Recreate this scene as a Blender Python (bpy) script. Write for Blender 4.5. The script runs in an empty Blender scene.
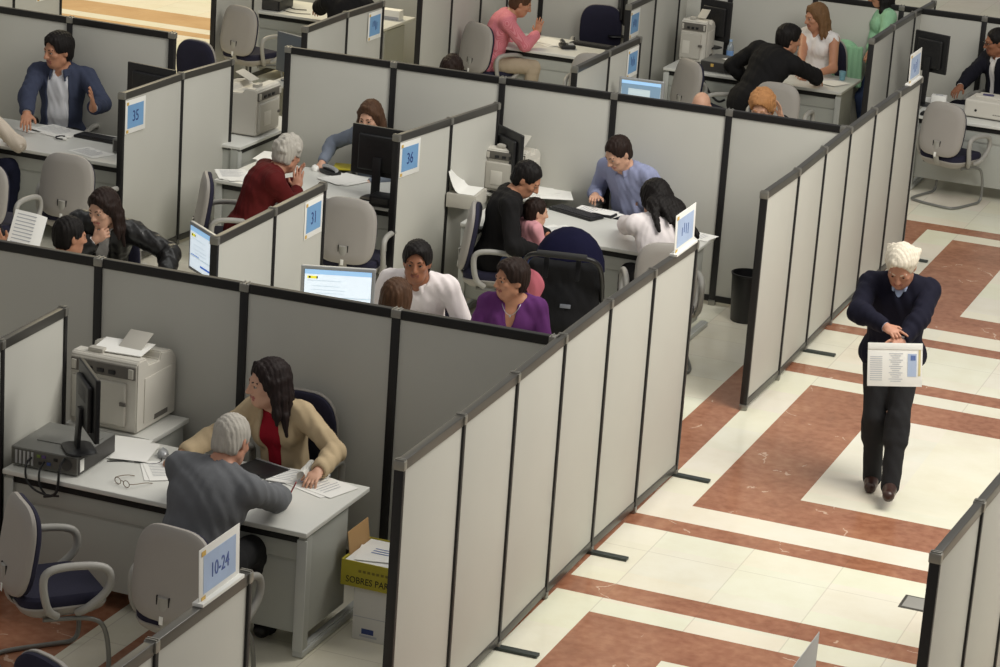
import bpy, bmesh, math, random
import numpy as np
from mathutils import Vector, Matrix
random.seed(7)
C = bpy.context.scene.collection
PI = math.pi
V = Vector
VS = 1.0            # voxel scale of the sculpted figures

# ---------------------------------------------------------------- camera (calibrated on the photograph)
CAM = np.array([4.528168965966427, -10.921446718365226, 5.86067124313645])
CR = np.array([0.92789676, 0.36670976, 0.06731686])
CU = np.array([-0.16865938, 0.25182884, 0.95296183])
CF = np.array([-0.33250808, 0.89560381, -0.29552021])
FPX = 2687.760955883165
def at(x, y, z):
    """world point seen at photo pixel (x, y) at height z"""
    d = CF + CR*(x-500)/FPX - CU*(y-333.5)/FPX
    p = CAM + d*((z-CAM[2])/d[2])
    return V((float(p[0]), float(p[1]), float(z)))
def atY(x, y, Y):
    d = CF + CR*(x-500)/FPX - CU*(y-333.5)/FPX
    p = CAM + d*((Y-CAM[1])/d[1])
    return V([float(q) for q in p])
def px(P):
    d = np.array(P, float)-CAM; z = d@CF
    return (500+FPX*(d@CR)/z, 333.5-FPX*(d@CU)/z)

# ---------------------------------------------------------------- materials
MATS = {}
def lin(c):
    return tuple(((v/12.92) if v <= 0.04045 else ((v+0.055)/1.055)**2.4) for v in c)
def rgb(r, g, b):
    return lin((r/255, g/255, b/255))
def mat(name, col, rough=0.5, metal=0.0, var=0.0, vscale=8.0, bump=0.0, bscale=60.0, emit=0.0, spec=0.5, stretch=None):
    if name in MATS: return MATS[name]
    m = bpy.data.materials.new(name); m.use_nodes = True
    nt = m.node_tree; b = nt.nodes['Principled BSDF']
    b.inputs['Base Color'].default_value = (*col, 1)
    b.inputs['Roughness'].default_value = rough
    b.inputs['Metallic'].default_value = metal
    b.inputs['Specular IOR Level'].default_value = spec
    if emit:
        b.inputs['Emission Color'].default_value = (*col, 1); b.inputs['Emission Strength'].default_value = emit
    if var or bump:
        tc = nt.nodes.new('ShaderNodeTexCoord'); src = tc.outputs['Object']
        if stretch:
            mp = nt.nodes.new('ShaderNodeMapping'); mp.inputs['Scale'].default_value = stretch
            nt.links.new(src, mp.inputs['Vector']); src = mp.outputs['Vector']
    if var:
        n = nt.nodes.new('ShaderNodeTexNoise'); n.inputs['Scale'].default_value = vscale; n.inputs['Detail'].default_value = 4
        nt.links.new(src, n.inputs['Vector'])
        mx = nt.nodes.new('ShaderNodeMix'); mx.data_type = 'RGBA'
        mx.inputs['A'].default_value = (*[c*(1-var) for c in col], 1)
        mx.inputs['B'].default_value = (*[min(1, c*(1+var)) for c in col], 1)
        nt.links.new(n.outputs['Fac'], mx.inputs['Factor']); nt.links.new(mx.outputs['Result'], b.inputs['Base Color'])
    if bump:
        n2 = nt.nodes.new('ShaderNodeTexNoise'); n2.inputs['Scale'].default_value = bscale; n2.inputs['Detail'].default_value = 3
        nt.links.new(src, n2.inputs['Vector'])
        bp = nt.nodes.new('ShaderNodeBump'); bp.inputs['Strength'].default_value = bump; bp.inputs['Distance'].default_value = 0.01
        nt.links.new(n2.outputs['Fac'], bp.inputs['Height']); nt.links.new(bp.outputs['Normal'], b.inputs['Normal'])
    MATS[name] = m; return m
def stripes(name, c1, c2, scale, rot=(0, 0, 0), rough=0.8, thr=0.5, cross=False):
    if name in MATS: return MATS[name]
    m = mat(name, c1, rough); nt = m.node_tree; b = nt.nodes['Principled BSDF']
    tc = nt.nodes.new('ShaderNodeTexCoord'); mp = nt.nodes.new('ShaderNodeMapping'); mp.inputs['Rotation'].default_value = rot
    nt.links.new(tc.outputs['Object'], mp.inputs['Vector'])
    w = nt.nodes.new('ShaderNodeTexWave'); w.inputs['Scale'].default_value = scale; w.inputs['Distortion'].default_value = 0.0
    nt.links.new(mp.outputs['Vector'], w.inputs['Vector'])
    r = nt.nodes.new('ShaderNodeValToRGB'); r.color_ramp.elements[0].position = thr-0.12; r.color_ramp.elements[1].position = thr+0.12
    r.color_ramp.elements[0].color = (*c1, 1); r.color_ramp.elements[1].color = (*c2, 1)
    nt.links.new(w.outputs['Fac'], r.inputs['Fac']); nt.links.new(r.outputs['Color'], b.inputs['Base Color'])
    return m

# ---------------------------------------------------------------- object helpers
def tag(o, label=None, cat=None, group=None, kind=None):
    if label: o['label'] = label
    if cat: o['category'] = cat
    if group: o['group'] = group
    if kind: o['kind'] = kind
    return o
def empty(name, loc=(0, 0, 0), rz=0.0, label=None, cat=None, group=None, kind=None):
    o = bpy.data.objects.new(name, None); C.objects.link(o)
    o.location = loc; o.rotation_euler = (0, 0, rz); o.empty_display_size = 0.1
    return tag(o, label, cat, group, kind)
def link_mesh(name, me, m, parent=None):
    o = bpy.data.objects.new(name, me); C.objects.link(o)
    for mm in (m if isinstance(m, (list, tuple)) else [m]): me.materials.append(mm)
    if parent is not None: o.parent = parent
    return o
def copy_tree(o, parent=None):
    c = o.copy(); C.objects.link(c)
    if parent is not None: c.parent = parent
    for ch in [k for k in bpy.data.objects if k.parent == o]: copy_tree(ch, c)
    return c
def dup(o, loc, rz, label, group=None):
    kids = KIDS(o)
    c = o.copy(); C.objects.link(c); c.location = loc; c.rotation_euler = (0, 0, rz); c['label'] = label
    if group: c['group'] = group
    def rec(src, dst):
        for ch in KIDS(src):
            d = ch.copy(); C.objects.link(d); d.parent = dst; rec(ch, d)
    rec(o, c); return c
def KIDS(o): return list(o.children)

class MB:
    def __init__(s): s.bm = bmesh.new()
    def _add(s, b2, M=None):
        if M is not None: b2.transform(M)
        me = bpy.data.meshes.new('tmp'); b2.to_mesh(me); b2.free(); s.bm.from_mesh(me); bpy.data.meshes.remove(me); return s
    def box(s, c, size, M=None, bev=0.004, seg=2, rz=0.0, rx=0.0, ry=0.0):
        b = bmesh.new(); bmesh.ops.create_cube(b, size=1.0)
        bmesh.ops.scale(b, vec=V(size), verts=b.verts)
        bv = min(bev, 0.45*min(size))
        if bv > 1e-5: bmesh.ops.bevel(b, geom=b.edges[:], offset=bv, segments=seg, affect='EDGES', profile=0.6)
        T = Matrix.Translation(V(c)) @ Matrix.Rotation(rz, 4, 'Z') @ Matrix.Rotation(rx, 4, 'X') @ Matrix.Rotation(ry, 4, 'Y')
        return s._add(b, (M @ T) if M is not None else T)
    def tube(s, pts, r, seg=10, closed=False, smooth=0, r2=None, caps=True, flat=1.0):
        pts = [V(p) for p in pts]
        for _ in range(smooth):
            q = []
            n = len(pts)
            for i in range(n if closed else n-1):
                a, b = pts[i], pts[(i+1) % n]
                q += [a*0.75+b*0.25, a*0.25+b*0.75]
            if not closed: q = [pts[0]]+q+[pts[-1]]
            pts = q
        n = len(pts); rings = []
        up = None
        for i, p in enumerate(pts):
            if closed: t = (pts[(i+1) % n]-pts[i-1])
            else: t = pts[min(i+1, n-1)]-pts[max(i-1, 0)]
            t = t.normalized() if t.length > 1e-9 else V((0, 0, 1))
            if up is None:
                up = V((0, 0, 1)) if abs(t.z) < 0.9 else V((1, 0, 0))
            u = (up-t*up.dot(t))
            u = u.normalized() if u.length > 1e-6 else t.orthogonal().normalized()
            up = u; w = t.cross(u)
            rr = r if r2 is None else r+(r2-r)*i/(n-1)
            rings.append([s.bm.verts.new(p+(u*math.cos(2*PI*k/seg)*flat+w*math.sin(2*PI*k/seg))*rr) for k in range(seg)])
        for i in range(n if closed else n-1):
            A, B = rings[i], rings[(i+1) % n]
            for k in range(seg):
                try: s.bm.faces.new((A[k], A[(k+1) % seg], B[(k+1) % seg], B[k]))
                except ValueError: pass
        if not closed and caps:
            s.bm.faces.new(rings[0][::-1]); s.bm.faces.new(rings[-1])
        return s
    def cyl(s, a, b, r, r2=None, seg=20): return s.tube([a, b], r, seg, r2=r2)
    def lathe(s, prof, c=(0, 0, 0), seg=28, M=None):
        b = bmesh.new(); rings = []
        for (r, z) in prof:
            if r < 1e-6: rings.append([b.verts.new((0, 0, z))])
            else: rings.append([b.verts.new((r*math.cos(2*PI*k/seg), r*math.sin(2*PI*k/seg), z)) for k in range(seg)])
        for A, B in zip(rings, rings[1:]):
            for k in range(seg):
                k2 = (k+1) % seg
                if len(A) == 1 and len(B) == 1: continue
                if len(A) == 1: b.faces.new((A[0], B[k2], B[k]))
                elif len(B) == 1: b.faces.new((A[k], A[k2], B[0]))
                else: b.faces.new((A[k], A[k2], B[k2], B[k]))
        bmesh.ops.recalc_face_normals(b, faces=b.faces[:])
        T = Matrix.Translation(V(c))
        return s._add(b, (M @ T) if M is not None else T)
    def pad(s, outline, rings, M=None, curve=None):
        """stack of scaled copies of a 2-D outline: rings = [(scale, depth)]; curve(x, y) adds depth"""
        b = bmesh.new(); rs = []
        for (sc, d) in rings:
            rs.append([b.verts.new((x*sc, y*sc, d+(curve(x*sc, y*sc) if curve else 0))) for x, y in outline])
        n = len(outline)
        for A, B in zip(rs, rs[1:]):
            for k in range(n): b.faces.new((A[k], A[(k+1) % n], B[(k+1) % n], B[k]))
        for R_, rev in ((rs[0], True), (rs[-1], False)):
            cx = sum((v.co for v in R_), V((0, 0, 0)))/n; cv = b.verts.new((cx.x, cx.y, R_[0].co.z if not curve else rings[0 if rev else -1][1]+curve(cx.x, cx.y)))
            for k in range(n):
                f = (R_[(k+1) % n], R_[k], cv) if rev else (R_[k], R_[(k+1) % n], cv)
                b.faces.new(f)
        bmesh.ops.recalc_face_normals(b, faces=b.faces[:])
        return s._add(b, M)
    def quad(s, pts):
        s.bm.faces.new([s.bm.verts.new(V(p)) for p in pts]); return s
    def sheet(s, w, h, M=None, t=0.0006, curl=0.0, n=6, wob=0.0):
        """thin sheet of paper, w along x, h along y, lying at z=0, optionally curling"""
        b = bmesh.new(); g = {}
        for side in (0, 1):
            for i in range(n+1):
                for j in range(n+1):
                    x, y = (i/n-0.5)*w, (j/n-0.5)*h
                    z = curl*max(0, (i/n-0.55))**2*4+wob*math.sin(i*1.3+j*0.9)
                    g[side, i, j] = b.verts.new((x, y, z+t*side))
        for i in range(n):
            for j in range(n):
                b.faces.new((g[1, i, j], g[1, i+1, j], g[1, i+1, j+1], g[1, i, j+1]))
                b.faces.new((g[0, i, j+1], g[0, i+1, j+1], g[0, i+1, j], g[0, i, j]))
        for i in range(n):
            b.faces.new((g[0, i, 0], g[0, i+1, 0], g[1, i+1, 0], g[1, i, 0])); b.faces.new((g[1, i, n], g[1, i+1, n], g[0, i+1, n], g[0, i, n]))
            b.faces.new((g[1, 0, i], g[1, 0, i+1], g[0, 0, i+1], g[0, 0, i])); b.faces.new((g[0, n, i], g[0, n, i+1], g[1, n, i+1], g[1, n, i]))
        return s._add(b, M)
    def build(s, name, m, parent=None, smooth=True):
        me = bpy.data.meshes.new(name); s.bm.to_mesh(me); s.bm.free()
        if smooth:
            me.shade_smooth(); me.set_sharp_from_angle(angle=math.radians(38))
        return link_mesh(name, me, m, parent)

def rrect(w, h, r, n=5, top=None):
    """rounded-rectangle outline; top = radius of the upper corners"""
    rt = top if top is not None else r
    out = []
    for (cx, cy, a0, rr) in ((w/2-rt, h/2-rt, 0, rt), (-w/2+rt, h/2-rt, 90, rt), (-w/2+r, -h/2+r, 180, r), (w/2-r, -h/2+r, 270, r)):
        for k in range(n+1):
            a = math.radians(a0+90*k/n); out.append((cx+rr*math.cos(a), cy+rr*math.sin(a)))
    return out
def text_mesh(name, s, size, m, parent, M, ext=0.0008, sx=1.0, align='CENTER'):
    cu = bpy.data.curves.new('t', 'FONT'); cu.body = s; cu.size = size; cu.extrude = ext; cu.align_x = align; cu.align_y = 'CENTER'
    cu.resolution_u = 3
    o = bpy.data.objects.new('t', cu); C.objects.link(o)
    me = bpy.data.meshes.new_from_object(o.evaluated_get(bpy.context.evaluated_depsgraph_get()))
    bpy.data.objects.remove(o); bpy.data.curves.remove(cu)
    me.transform(M @ Matrix.Diagonal((sx, 1, 1, 1)))
    me.materials.clear(); me.name = name
    return link_mesh(name, me, m, parent)

# ---------------------------------------------------------------- sculpting: smooth blended volumes meshed by surface nets
def nv(v): return np.array(v, float)
def unit(v):
    v = nv(v); return v/(np.linalg.norm(v)+1e-12)
class Sculpt:
    def __init__(s): s.p = []
    def cap(s, a, b, ra, rb=None, k=0.02, m=0, op='u'):
        s.p.append(('cap', nv(a), nv(b), ra, ra if rb is None else rb, k, m, op)); return s
    def ell(s, c, axes, rad, k=0.02, m=0, op='u'):
        s.p.append(('ell', nv(c), np.array(axes, float), nv(rad), None, k, m, op)); return s
    def box(s, c, axes, half, k=0.005, m=0, op='u', rnd=0.01):
        s.p.append(('box', nv(c), np.array(axes, float), nv(half), rnd, k, m, op)); return s
    def bounds(s):
        lo = np.full(3, 1e9); hi = -lo
        for q in s.p:
            if q[7] != 'u': continue
            l, h = s._bb(q); lo = np.minimum(lo, l); hi = np.maximum(hi, h)
        return lo, hi
    def _bb(s, q):
        if q[0] == 'cap':
            r = max(q[3], q[4]); return np.minimum(q[1], q[2])-r, np.maximum(q[1], q[2])+r
        e = np.sqrt(((q[2]*q[3][:, None])**2).sum(0)) if q[0] == 'ell' else (np.abs(q[2])*q[3][:, None]).sum(0)
        return q[1]-e, q[1]+e
    def mesh(s, name, h, mats, parent=None, origin=(0, 0, 0), noise=0.0, strand=0.0):
        h = h*VS
        lo, hi = s.bounds(); lo = lo-3*h; hi = hi+3*h
        n = np.ceil((hi-lo)/h).astype(int)+1
        F = np.full(n, 0.1, np.float32); ID = np.zeros(n, np.int8)
        ax = [lo[i]+h*np.arange(n[i]) for i in range(3)]
        for q in s.p:
            l, u = s._bb(q); pad = q[5]+3*h
            i0 = np.clip(np.floor((l-pad-lo)/h).astype(int), 0, n-1); i1 = np.clip(np.ceil((u+pad-lo)/h).astype(int)+1, 1, n)
            if np.any(i1 <= i0): continue
            sl = tuple(slice(a, b) for a, b in zip(i0, i1))
            X = ax[0][sl[0]][:, None, None]; Y = ax[1][sl[1]][None, :, None]; Z = ax[2][sl[2]][None, None, :]
            if q[0] == 'cap':
                a, b = q[1], q[2]; ab = b-a; L2 = ab@ab+1e-12
                t = np.clip(((X-a[0])*ab[0]+(Y-a[1])*ab[1]+(Z-a[2])*ab[2])/L2, 0, 1)
                d = np.sqrt((X-a[0]-t*ab[0])**2+(Y-a[1]-t*ab[1])**2+(Z-a[2]-t*ab[2])**2)-(q[3]+(q[4]-q[3])*t)
            else:
                A = q[2]; dx, dy, dz = X-q[1][0], Y-q[1][1], Z-q[1][2]
                L = [A[i][0]*dx+A[i][1]*dy+A[i][2]*dz for i in range(3)]
                if q[0] == 'ell':
                    r = q[3]
                    k0 = np.sqrt((L[0]/r[0])**2+(L[1]/r[1])**2+(L[2]/r[2])**2)
                    k1 = np.sqrt((L[0]/r[0]**2)**2+(L[1]/r[1]**2)**2+(L[2]/r[2]**2)**2)+1e-9
                    d = k0*(k0-1)/k1
                else:
                    rn = q[4]; Q = [np.abs(L[i])-q[3][i]+rn for i in range(3)]
                    d = np.sqrt(sum(np.maximum(t_, 0)**2 for t_ in Q))+np.minimum(np.maximum(np.maximum(Q[0], Q[1]), Q[2]), 0)-rn
            d = d.astype(np.float32); v = F[sl]; k = max(q[5], 1e-4)
            if q[7] == 'u':
                ID[sl] = np.where(d < v, q[6], ID[sl])
                hh = np.maximum(k-np.abs(v-d), 0)/k
                F[sl] = np.minimum(v, d)-hh*hh*k*0.25
            elif q[7] == 's':
                hh = np.maximum(k-np.abs(v+d), 0)/k
                F[sl] = np.maximum(v, -d)+hh*hh*k*0.25
            elif q[7] == 'p':                      # paint only
                ID[sl] = np.where(d < 0, q[6], ID[sl])
        if noise:
            X = ax[0][:, None, None]; Y = ax[1][None, :, None]; Z = ax[2][None, None, :]
            F += (noise*(np.sin(X*55+Y*17+Z*9)*np.sin(Y*61+Z*13)+0.6*np.sin(X*97+Z*41)*np.sin(Y*83-X*31))).astype(np.float32)
        if strand:
            X = ax[0][:, None, None]; Y = ax[1][None, :, None]; Z = ax[2][None, None, :]
            F += (strand*np.sin(X*165+Y*70+2.2*np.sin(Z*14))*np.sin(Y*150-X*50+1.8*np.sin(Z*11+1)+Z*12)).astype(np.float32)
        S = F < 0
        cs = [(i, j, k) for i in (0, 1) for j in (0, 1) for k in (0, 1)]
        def sub(A, o): return A[o[0]:A.shape[0]-1+o[0], o[1]:A.shape[1]-1+o[1], o[2]:A.shape[2]-1+o[2]]
        al = np.ones(n-1, bool); an = np.zeros(n-1, bool)
        for o in cs:
            t = sub(S, o); al &= t; an |= t
        act = an & ~al
        I = np.argwhere(act)
        if len(I) == 0: return None
        idx = np.full(n-1, -1, np.int32); idx[tuple(I.T)] = np.arange(len(I), dtype=np.int32)
        cv = np.stack([F[I[:, 0]+o[0], I[:, 1]+o[1], I[:, 2]+o[2]] for o in cs], 1)
        acc = np.zeros((len(I), 3)); cnt = np.zeros(len(I))
        for a in range(8):
            for b in range(a+1, 8):
                da = np.array(cs[b])-np.array(cs[a])
                if np.abs(da).sum() != 1: continue
                va, vb = cv[:, a], cv[:, b]; cr = (va < 0) != (vb < 0)
                t = np.where(cr, va/(va-vb+1e-12), 0)
                acc += (np.array(cs[a])[None]+t[:, None]*da[None])*cr[:, None]; cnt += cr
        P = (I+acc/cnt[:, None])*h+lo-nv(origin)
        ids = ID[I[:, 0], I[:, 1], I[:, 2]]
        quads = []
        for axn in range(3):
            o = [0, 0, 0]; o[axn] = 1
            A = S[:n[0]-o[0], :n[1]-o[1], :n[2]-o[2]]; B = S[o[0]:, o[1]:, o[2]:]
            E = np.argwhere(A != B)
            b1, b2 = [(1, 2), (2, 0), (0, 1)][axn]
            ok = (E[:, b1] > 0) & (E[:, b2] > 0) & (E[:, b1] < n[b1]-1) & (E[:, b2] < n[b2]-1); E = E[ok]
            ins = A[tuple(E.T)]
            def cell(d1, d2):
                q = E.copy(); q[:, b1] -= d1; q[:, b2] -= d2; return idx[tuple(q.T)]
            Q = np.stack([cell(0, 0), cell(1, 0), cell(1, 1), cell(0, 1)], 1)
            Q[~ins] = Q[~ins][:, ::-1]
            quads.append(Q)
        Q = np.concatenate(quads)
        Q = Q[(Q >= 0).all(1)]
        me = bpy.data.meshes.new(name)
        me.vertices.add(len(P)); me.vertices.foreach_set('co', P.astype(np.float32).ravel())
        me.loops.add(len(Q)*4); me.loops.foreach_set('vertex_index', Q.astype(np.int32).ravel())
        me.polygons.add(len(Q)); me.polygons.foreach_set('loop_start', np.arange(0, len(Q)*4, 4, dtype=np.int32))
        ms = mats if isinstance(mats, (list, tuple)) else [mats]
        if len(ms) > 1: me.polygons.foreach_set('material_index', ids[Q[:, 0]].astype(np.int32))
        me.update(calc_edges=True); me.validate(); me.shade_smooth()
        return link_mesh(name, me, ms, parent)
# ================================================================ people
def skin_mat(name, col):
    return mat(name, col, 0.5, var=0.10, vscale=14, bump=0.05, bscale=120, spec=0.35)
SKIN = {'fair': skin_mat('skin fair', rgb(205, 160, 135)), 'tan': skin_mat('skin tan', rgb(184, 132, 104)),
        'brown': skin_mat('skin brown', rgb(150, 100, 74)), 'red': skin_mat('skin ruddy', rgb(190, 138, 114))}
LIP = {k: mat('lip '+k, c, 0.45) for k, c in (('fair', rgb(170, 95, 88)), ('tan', rgb(146, 84, 74)), ('brown', rgb(120, 66, 58)), ('red', rgb(160, 92, 80)))}
EYEW = mat('eye white', rgb(168, 154, 144), 0.3)
IRIS = mat('eye iris', rgb(40, 26, 18), 0.2)
def hair_mat(name, col, var=0.45):
    return mat('hair '+name, col, 0.6, var=var, vscale=40, bump=0.5, bscale=90, stretch=(1, 1, 0.18), spec=0.22)
HAIR = {'black': hair_mat('black', rgb(22, 18, 17)), 'dark': hair_mat('dark brown', rgb(38, 25, 20)), 'brown': hair_mat('brown', rgb(78, 54, 38)),
        'grey': hair_mat('grey', rgb(182, 177, 168), 0.22), 'white': hair_mat('white', rgb(214, 205, 188), 0.15), 'red': hair_mat('ginger', rgb(184, 132, 86), 0.3),
        'blonde': hair_mat('dark blonde', rgb(116, 86, 58), 0.4), 'auburn': hair_mat('auburn black', rgb(32, 22, 21))}
def cloth(name, col, rough=0.85, bump=0.55, bscale=15, var=0.12, vscale=9):
    return mat('cloth '+name, col, rough, var=var, vscale=vscale, bump=bump, bscale=bscale, spec=0.2, stretch=(1.0, 1.0, 0.55))
SHOE = mat('shoe leather', rgb(58, 36, 30), 0.35)
SHOEB = mat('shoe black leather', rgb(22, 20, 20), 0.35)

def ik(root, tgt, l1, l2, pole):
    root, tgt = nv(root), nv(tgt); d = tgt-root; L = np.linalg.norm(d)
    m = (l1+l2)*0.995
    if L > m: tgt = root+d/L*m; d = tgt-root; L = m
    a = (l1*l1-l2*l2+L*L)/(2*L); hgt = math.sqrt(max(l1*l1-a*a, 0))
    u = d/L; p = nv(pole)-u*(nv(pole)@u); p = unit(p)
    return root+u*a+p*hgt, tgt

def person(name, label, head, zseat=0.46, face=-90, lean=8, side=0, hunch=10, s=1.0, fem=False, hy=None, hp=10, roll=0,
           lh=None, rh=None, lel=None, rel=None, lmode='rest', rmode='rest', legs=True, feet=None, knees=None, stand=False, pelvis=None,
           skin='tan', top=None, over=None, bottom=None, shoe=None, hair=('short', 'dark'), fat=1.0, h=0.0065, glasses=False,
           group=None, headpos=None, lookz=None, tuck=0.0, extra=None, brow=None, hs=1.04, cat='person', handn=None, handd=(None, None), hairx=1.0):
    """head = (px, py) of the head centre; the body hangs from it. face: degrees, direction the chest faces; hy: direction the nose points"""
    a = math.radians(face); F = np.array([math.cos(a), math.sin(a), 0]); Z = np.array([0, 0, 1.]); R = np.array([math.sin(a), -math.cos(a), 0])
    def bend(deg):
        t = math.radians(deg); u = Z*math.cos(t)+F*math.sin(t); sd = math.radians(side); u = unit(u*math.cos(sd)+R*math.sin(sd)); f = unit(F-u*(F@u)); return u, f, np.cross(f, u)
    u0, f0, r0 = bend(lean*0.8); u1, f1, r1 = bend(lean); u2, f2, r2 = bend(lean+hunch)
    un, fn, rn = bend(lean*0.6+hunch*0.9+10)
    hyr = math.radians(face if hy is None else hy); hpr = math.radians(hp)
    hf = np.array([math.cos(hyr)*math.cos(hpr), math.sin(hyr)*math.cos(hpr), -math.sin(hpr)])
    hr = np.array([math.sin(hyr), -math.cos(hyr), 0]); hu = np.cross(hr, hf)
    if roll:
        t = math.radians(roll); hr, hu = hr*math.cos(t)-hu*math.sin(t), hr*math.sin(t)+hu*math.cos(t)
    HS = hs*s**0.4
    o_waist = u0*0.16*s; o_chest = o_waist+u1*0.17*s; o_neck = o_chest+u2*0.155*s
    o_head = o_neck+un*0.095*s+hu*0.055*HS+hf*0.018
    zp = (zseat+0.095*s) if pelvis is None else pelvis
    if headpos is None:
        hz = zp+o_head[2]; hpos = nv(at(head[0], head[1], hz))
    else: hpos = nv(headpos)
    pel = hpos-o_head
    waist, chest, neck = pel+o_waist, pel+o_chest, pel+o_neck
    sw = (0.165 if fem else 0.188)*s; fw = (0.93 if fem else 1.0)*fat
    shR = neck-u2*0.05*s+r2*sw-f2*0.012; shL = neck-u2*0.05*s-r2*sw-f2*0.012
    root = empty(name, (pel[0], pel[1], 0), 0, label, cat, group)
    org = (pel[0], pel[1], 0)
    ua, fa = 0.285*s, 0.245*s
    # arms
    def arm(sh, tgt, el, sgn):
        if tgt is None: tgt = pel+f0*0.30*s+R*sgn*0.14*s+Z*0.14*s
        if el is None: el = R*sgn*0.55-Z*0.9-F*0.25
        if isinstance(el[0], str): el = nv(el[1])-(nv(sh)+nv(tgt))/2
        dd_ = np.linalg.norm(nv(tgt)-sh)
        if dd_ > (ua+fa)*1.02: print('REACH', label[:40], 'R' if sgn > 0 else 'L', round(float(dd_), 2), round(ua+fa, 2))
        return ik(sh, nv(tgt), ua, fa, nv(el))
    elR, wrR = arm(shR, rh, rel, 1); elL, wrL = arm(shL, lh, lel, -1)
    hipR, hipL = pel+R*0.088*s-Z*0.015, pel-R*0.088*s-Z*0.015
    if stand:
        anR, anL = nv(feet[0])+Z*0.075*s, nv(feet[1])+Z*0.075*s
        kp = F if knees is None else nv(knees)
        knR, anR = ik(hipR, anR, 0.43*s, 0.41*s, kp); knL, anL = ik(hipL, anL, 0.43*s, 0.41*s, kp)
        ftd = [F, F]
    else:
        fwd = 0.43*s
        knR = hipR+F*fwd+R*0.04+Z*0.0; knL = hipL+F*fwd-R*0.04+Z*0.0
        anR = knR-F*(0.06+tuck)+Z*(0.08-knR[2]); anL = knL-F*(0.02+tuck)+Z*(0.08-knL[2])
        ftd = [F, F]
    def head_local(x, y, z): return hpos+(hr*x+hf*y+hu*z)*HS
    HA = [hr, hf, hu]
    B = Sculpt()
    def torso(S, inf, m=0, low=True, k=0.05):
        g = inf
        A1 = [r1, f1, u1]; A0 = [r0, f0, u0]; A2 = [r2, f2, u2]
        S.ell(pel+u0*0.01, A0, [(0.165 if fem else 0.158)*s*fat+g, 0.118*s*fat+g, 0.115*s+g], k, m)
        S.ell(waist+f0*0.008, A0, [0.138*fw*s+g, 0.105*s*fat+g, 0.13*s+g], k, m)
        S.ell(chest, A1, [0.158*fw*s+g, 0.108*s*fat+g, 0.16*s+g], k, m)
        S.ell(neck-u2*0.085*s-f2*0.005, A2, [0.155*fw*s+g, 0.088*s+g, 0.085*s+g], k, m)
        if fem:
            for sg in (-1, 1): S.ell(chest+r1*0.07*sg*s+f1*0.085*s+u1*0.005, A1, [0.058*s+g, 0.044*s+g, 0.058*s+g], 0.045, m)
        S.cap(shR-r2*0.03, shL+r2*0.03, 0.05*s+g, None, 0.04, m)
        for p_ in (shR, shL): S.cap(p_, neck+u2*0.01*s, 0.045*s+g*0.8, 0.046*s+g*0.3, 0.05, m)
    def arms(S, inf, m=0, upto=1.0, k=0.025, cuff=0.0):
        for sh, el, wr in ((shR, elR, wrR), (shL, elL, wrL)):
            S.cap(sh, el, 0.048*s+inf, 0.039*s+inf, k, m)
            if upto > 1.0:
                e = el+(wr-el)*min(1, upto-1); S.cap(el, e, 0.040*s+inf, (0.040+(0.027-0.040)*min(1, upto-1))*s+inf+cuff, k, m)
            elif upto < 1.0: pass
    torso(B, 0.0); arms(B, 0.0, 0, 2.0)
    B.cap(neck-u2*0.03, head_local(0, -0.018, -0.06), 0.057*s, 0.053*s, 0.03)
    # legs
    for hip, kn, an, fd in ((hipR, knR, anR, ftd[0]), (hipL, knL, anL, ftd[1])):
        B.cap(hip, kn, 0.082*s*fat, 0.054*s, 0.04); B.cap(kn, an, 0.052*s, 0.036*s, 0.025); B.cap(an, an+fd*0.105*s-Z*0.040*s, 0.034*s, 0.028*s, 0.02)
    # head
    B.ell(head_local(0, -0.014, 0.026), HA, nv([0.074, 0.094, 0.092])*HS, 0.03)
    B.ell(head_local(0, 0.026, -0.030), HA, nv([0.061 if fem else 0.064, 0.066, 0.094])*HS, 0.03)
    B.ell(head_local(0, 0.044, -0.088), HA, nv([0.038 if fem else 0.046, 0.042, 0.032])*HS, 0.035)
    B.cap(head_local(-0.05, 0.0, -0.07), head_local(0.05, 0.0, -0.07), 0.02*HS, None, 0.03)
    B.cap(head_local(-0.034, 0.079, 0.021), head_local(0.034, 0.079, 0.021), 0.011*HS, None, 0.015)
    for sg in (-1, 1):
        B.ell(head_local(sg*0.042, 0.062, -0.022), HA, nv([0.02, 0.018, 0.016])*HS, 0.02)
        B.ell(head_local(sg*0.031, 0.094, 0.004), HA, nv([0.017, 0.014, 0.011])*HS, 0.010, 0, 's')
        B.ell(head_local(sg*0.077, -0.008, -0.008), [hr+hf*0.4*sg, hf-hr*0.4*sg, hu], nv([0.009, 0.02, 0.032])*HS, 0.008)
    for sg in (-1, 1): B.cap(head_local(sg*0.019, 0.0875, 0.0115), head_local(sg*0.044, 0.0795, 0.0095), 0.0058*HS, None, 0.004)
    B.cap(head_local(0, 0.090, 0.010), head_local(0, 0.111, -0.030), 0.0085*HS, 0.012*HS, 0.012)
    B.cap(head_local(-0.012, 0.098, -0.034), head_local(0.012, 0.098, -0.034), 0.0085*HS, None, 0.008)
    B.cap(head_local(-0.019, 0.086, -0.060), head_local(0.019, 0.086, -0.060), 0.007*HS, None, 0.006, 1)
    B.cap(head_local(-0.015, 0.084, -0.070), head_local(0.015, 0.084, -0.070), 0.008*HS, None, 0.006, 1)
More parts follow.
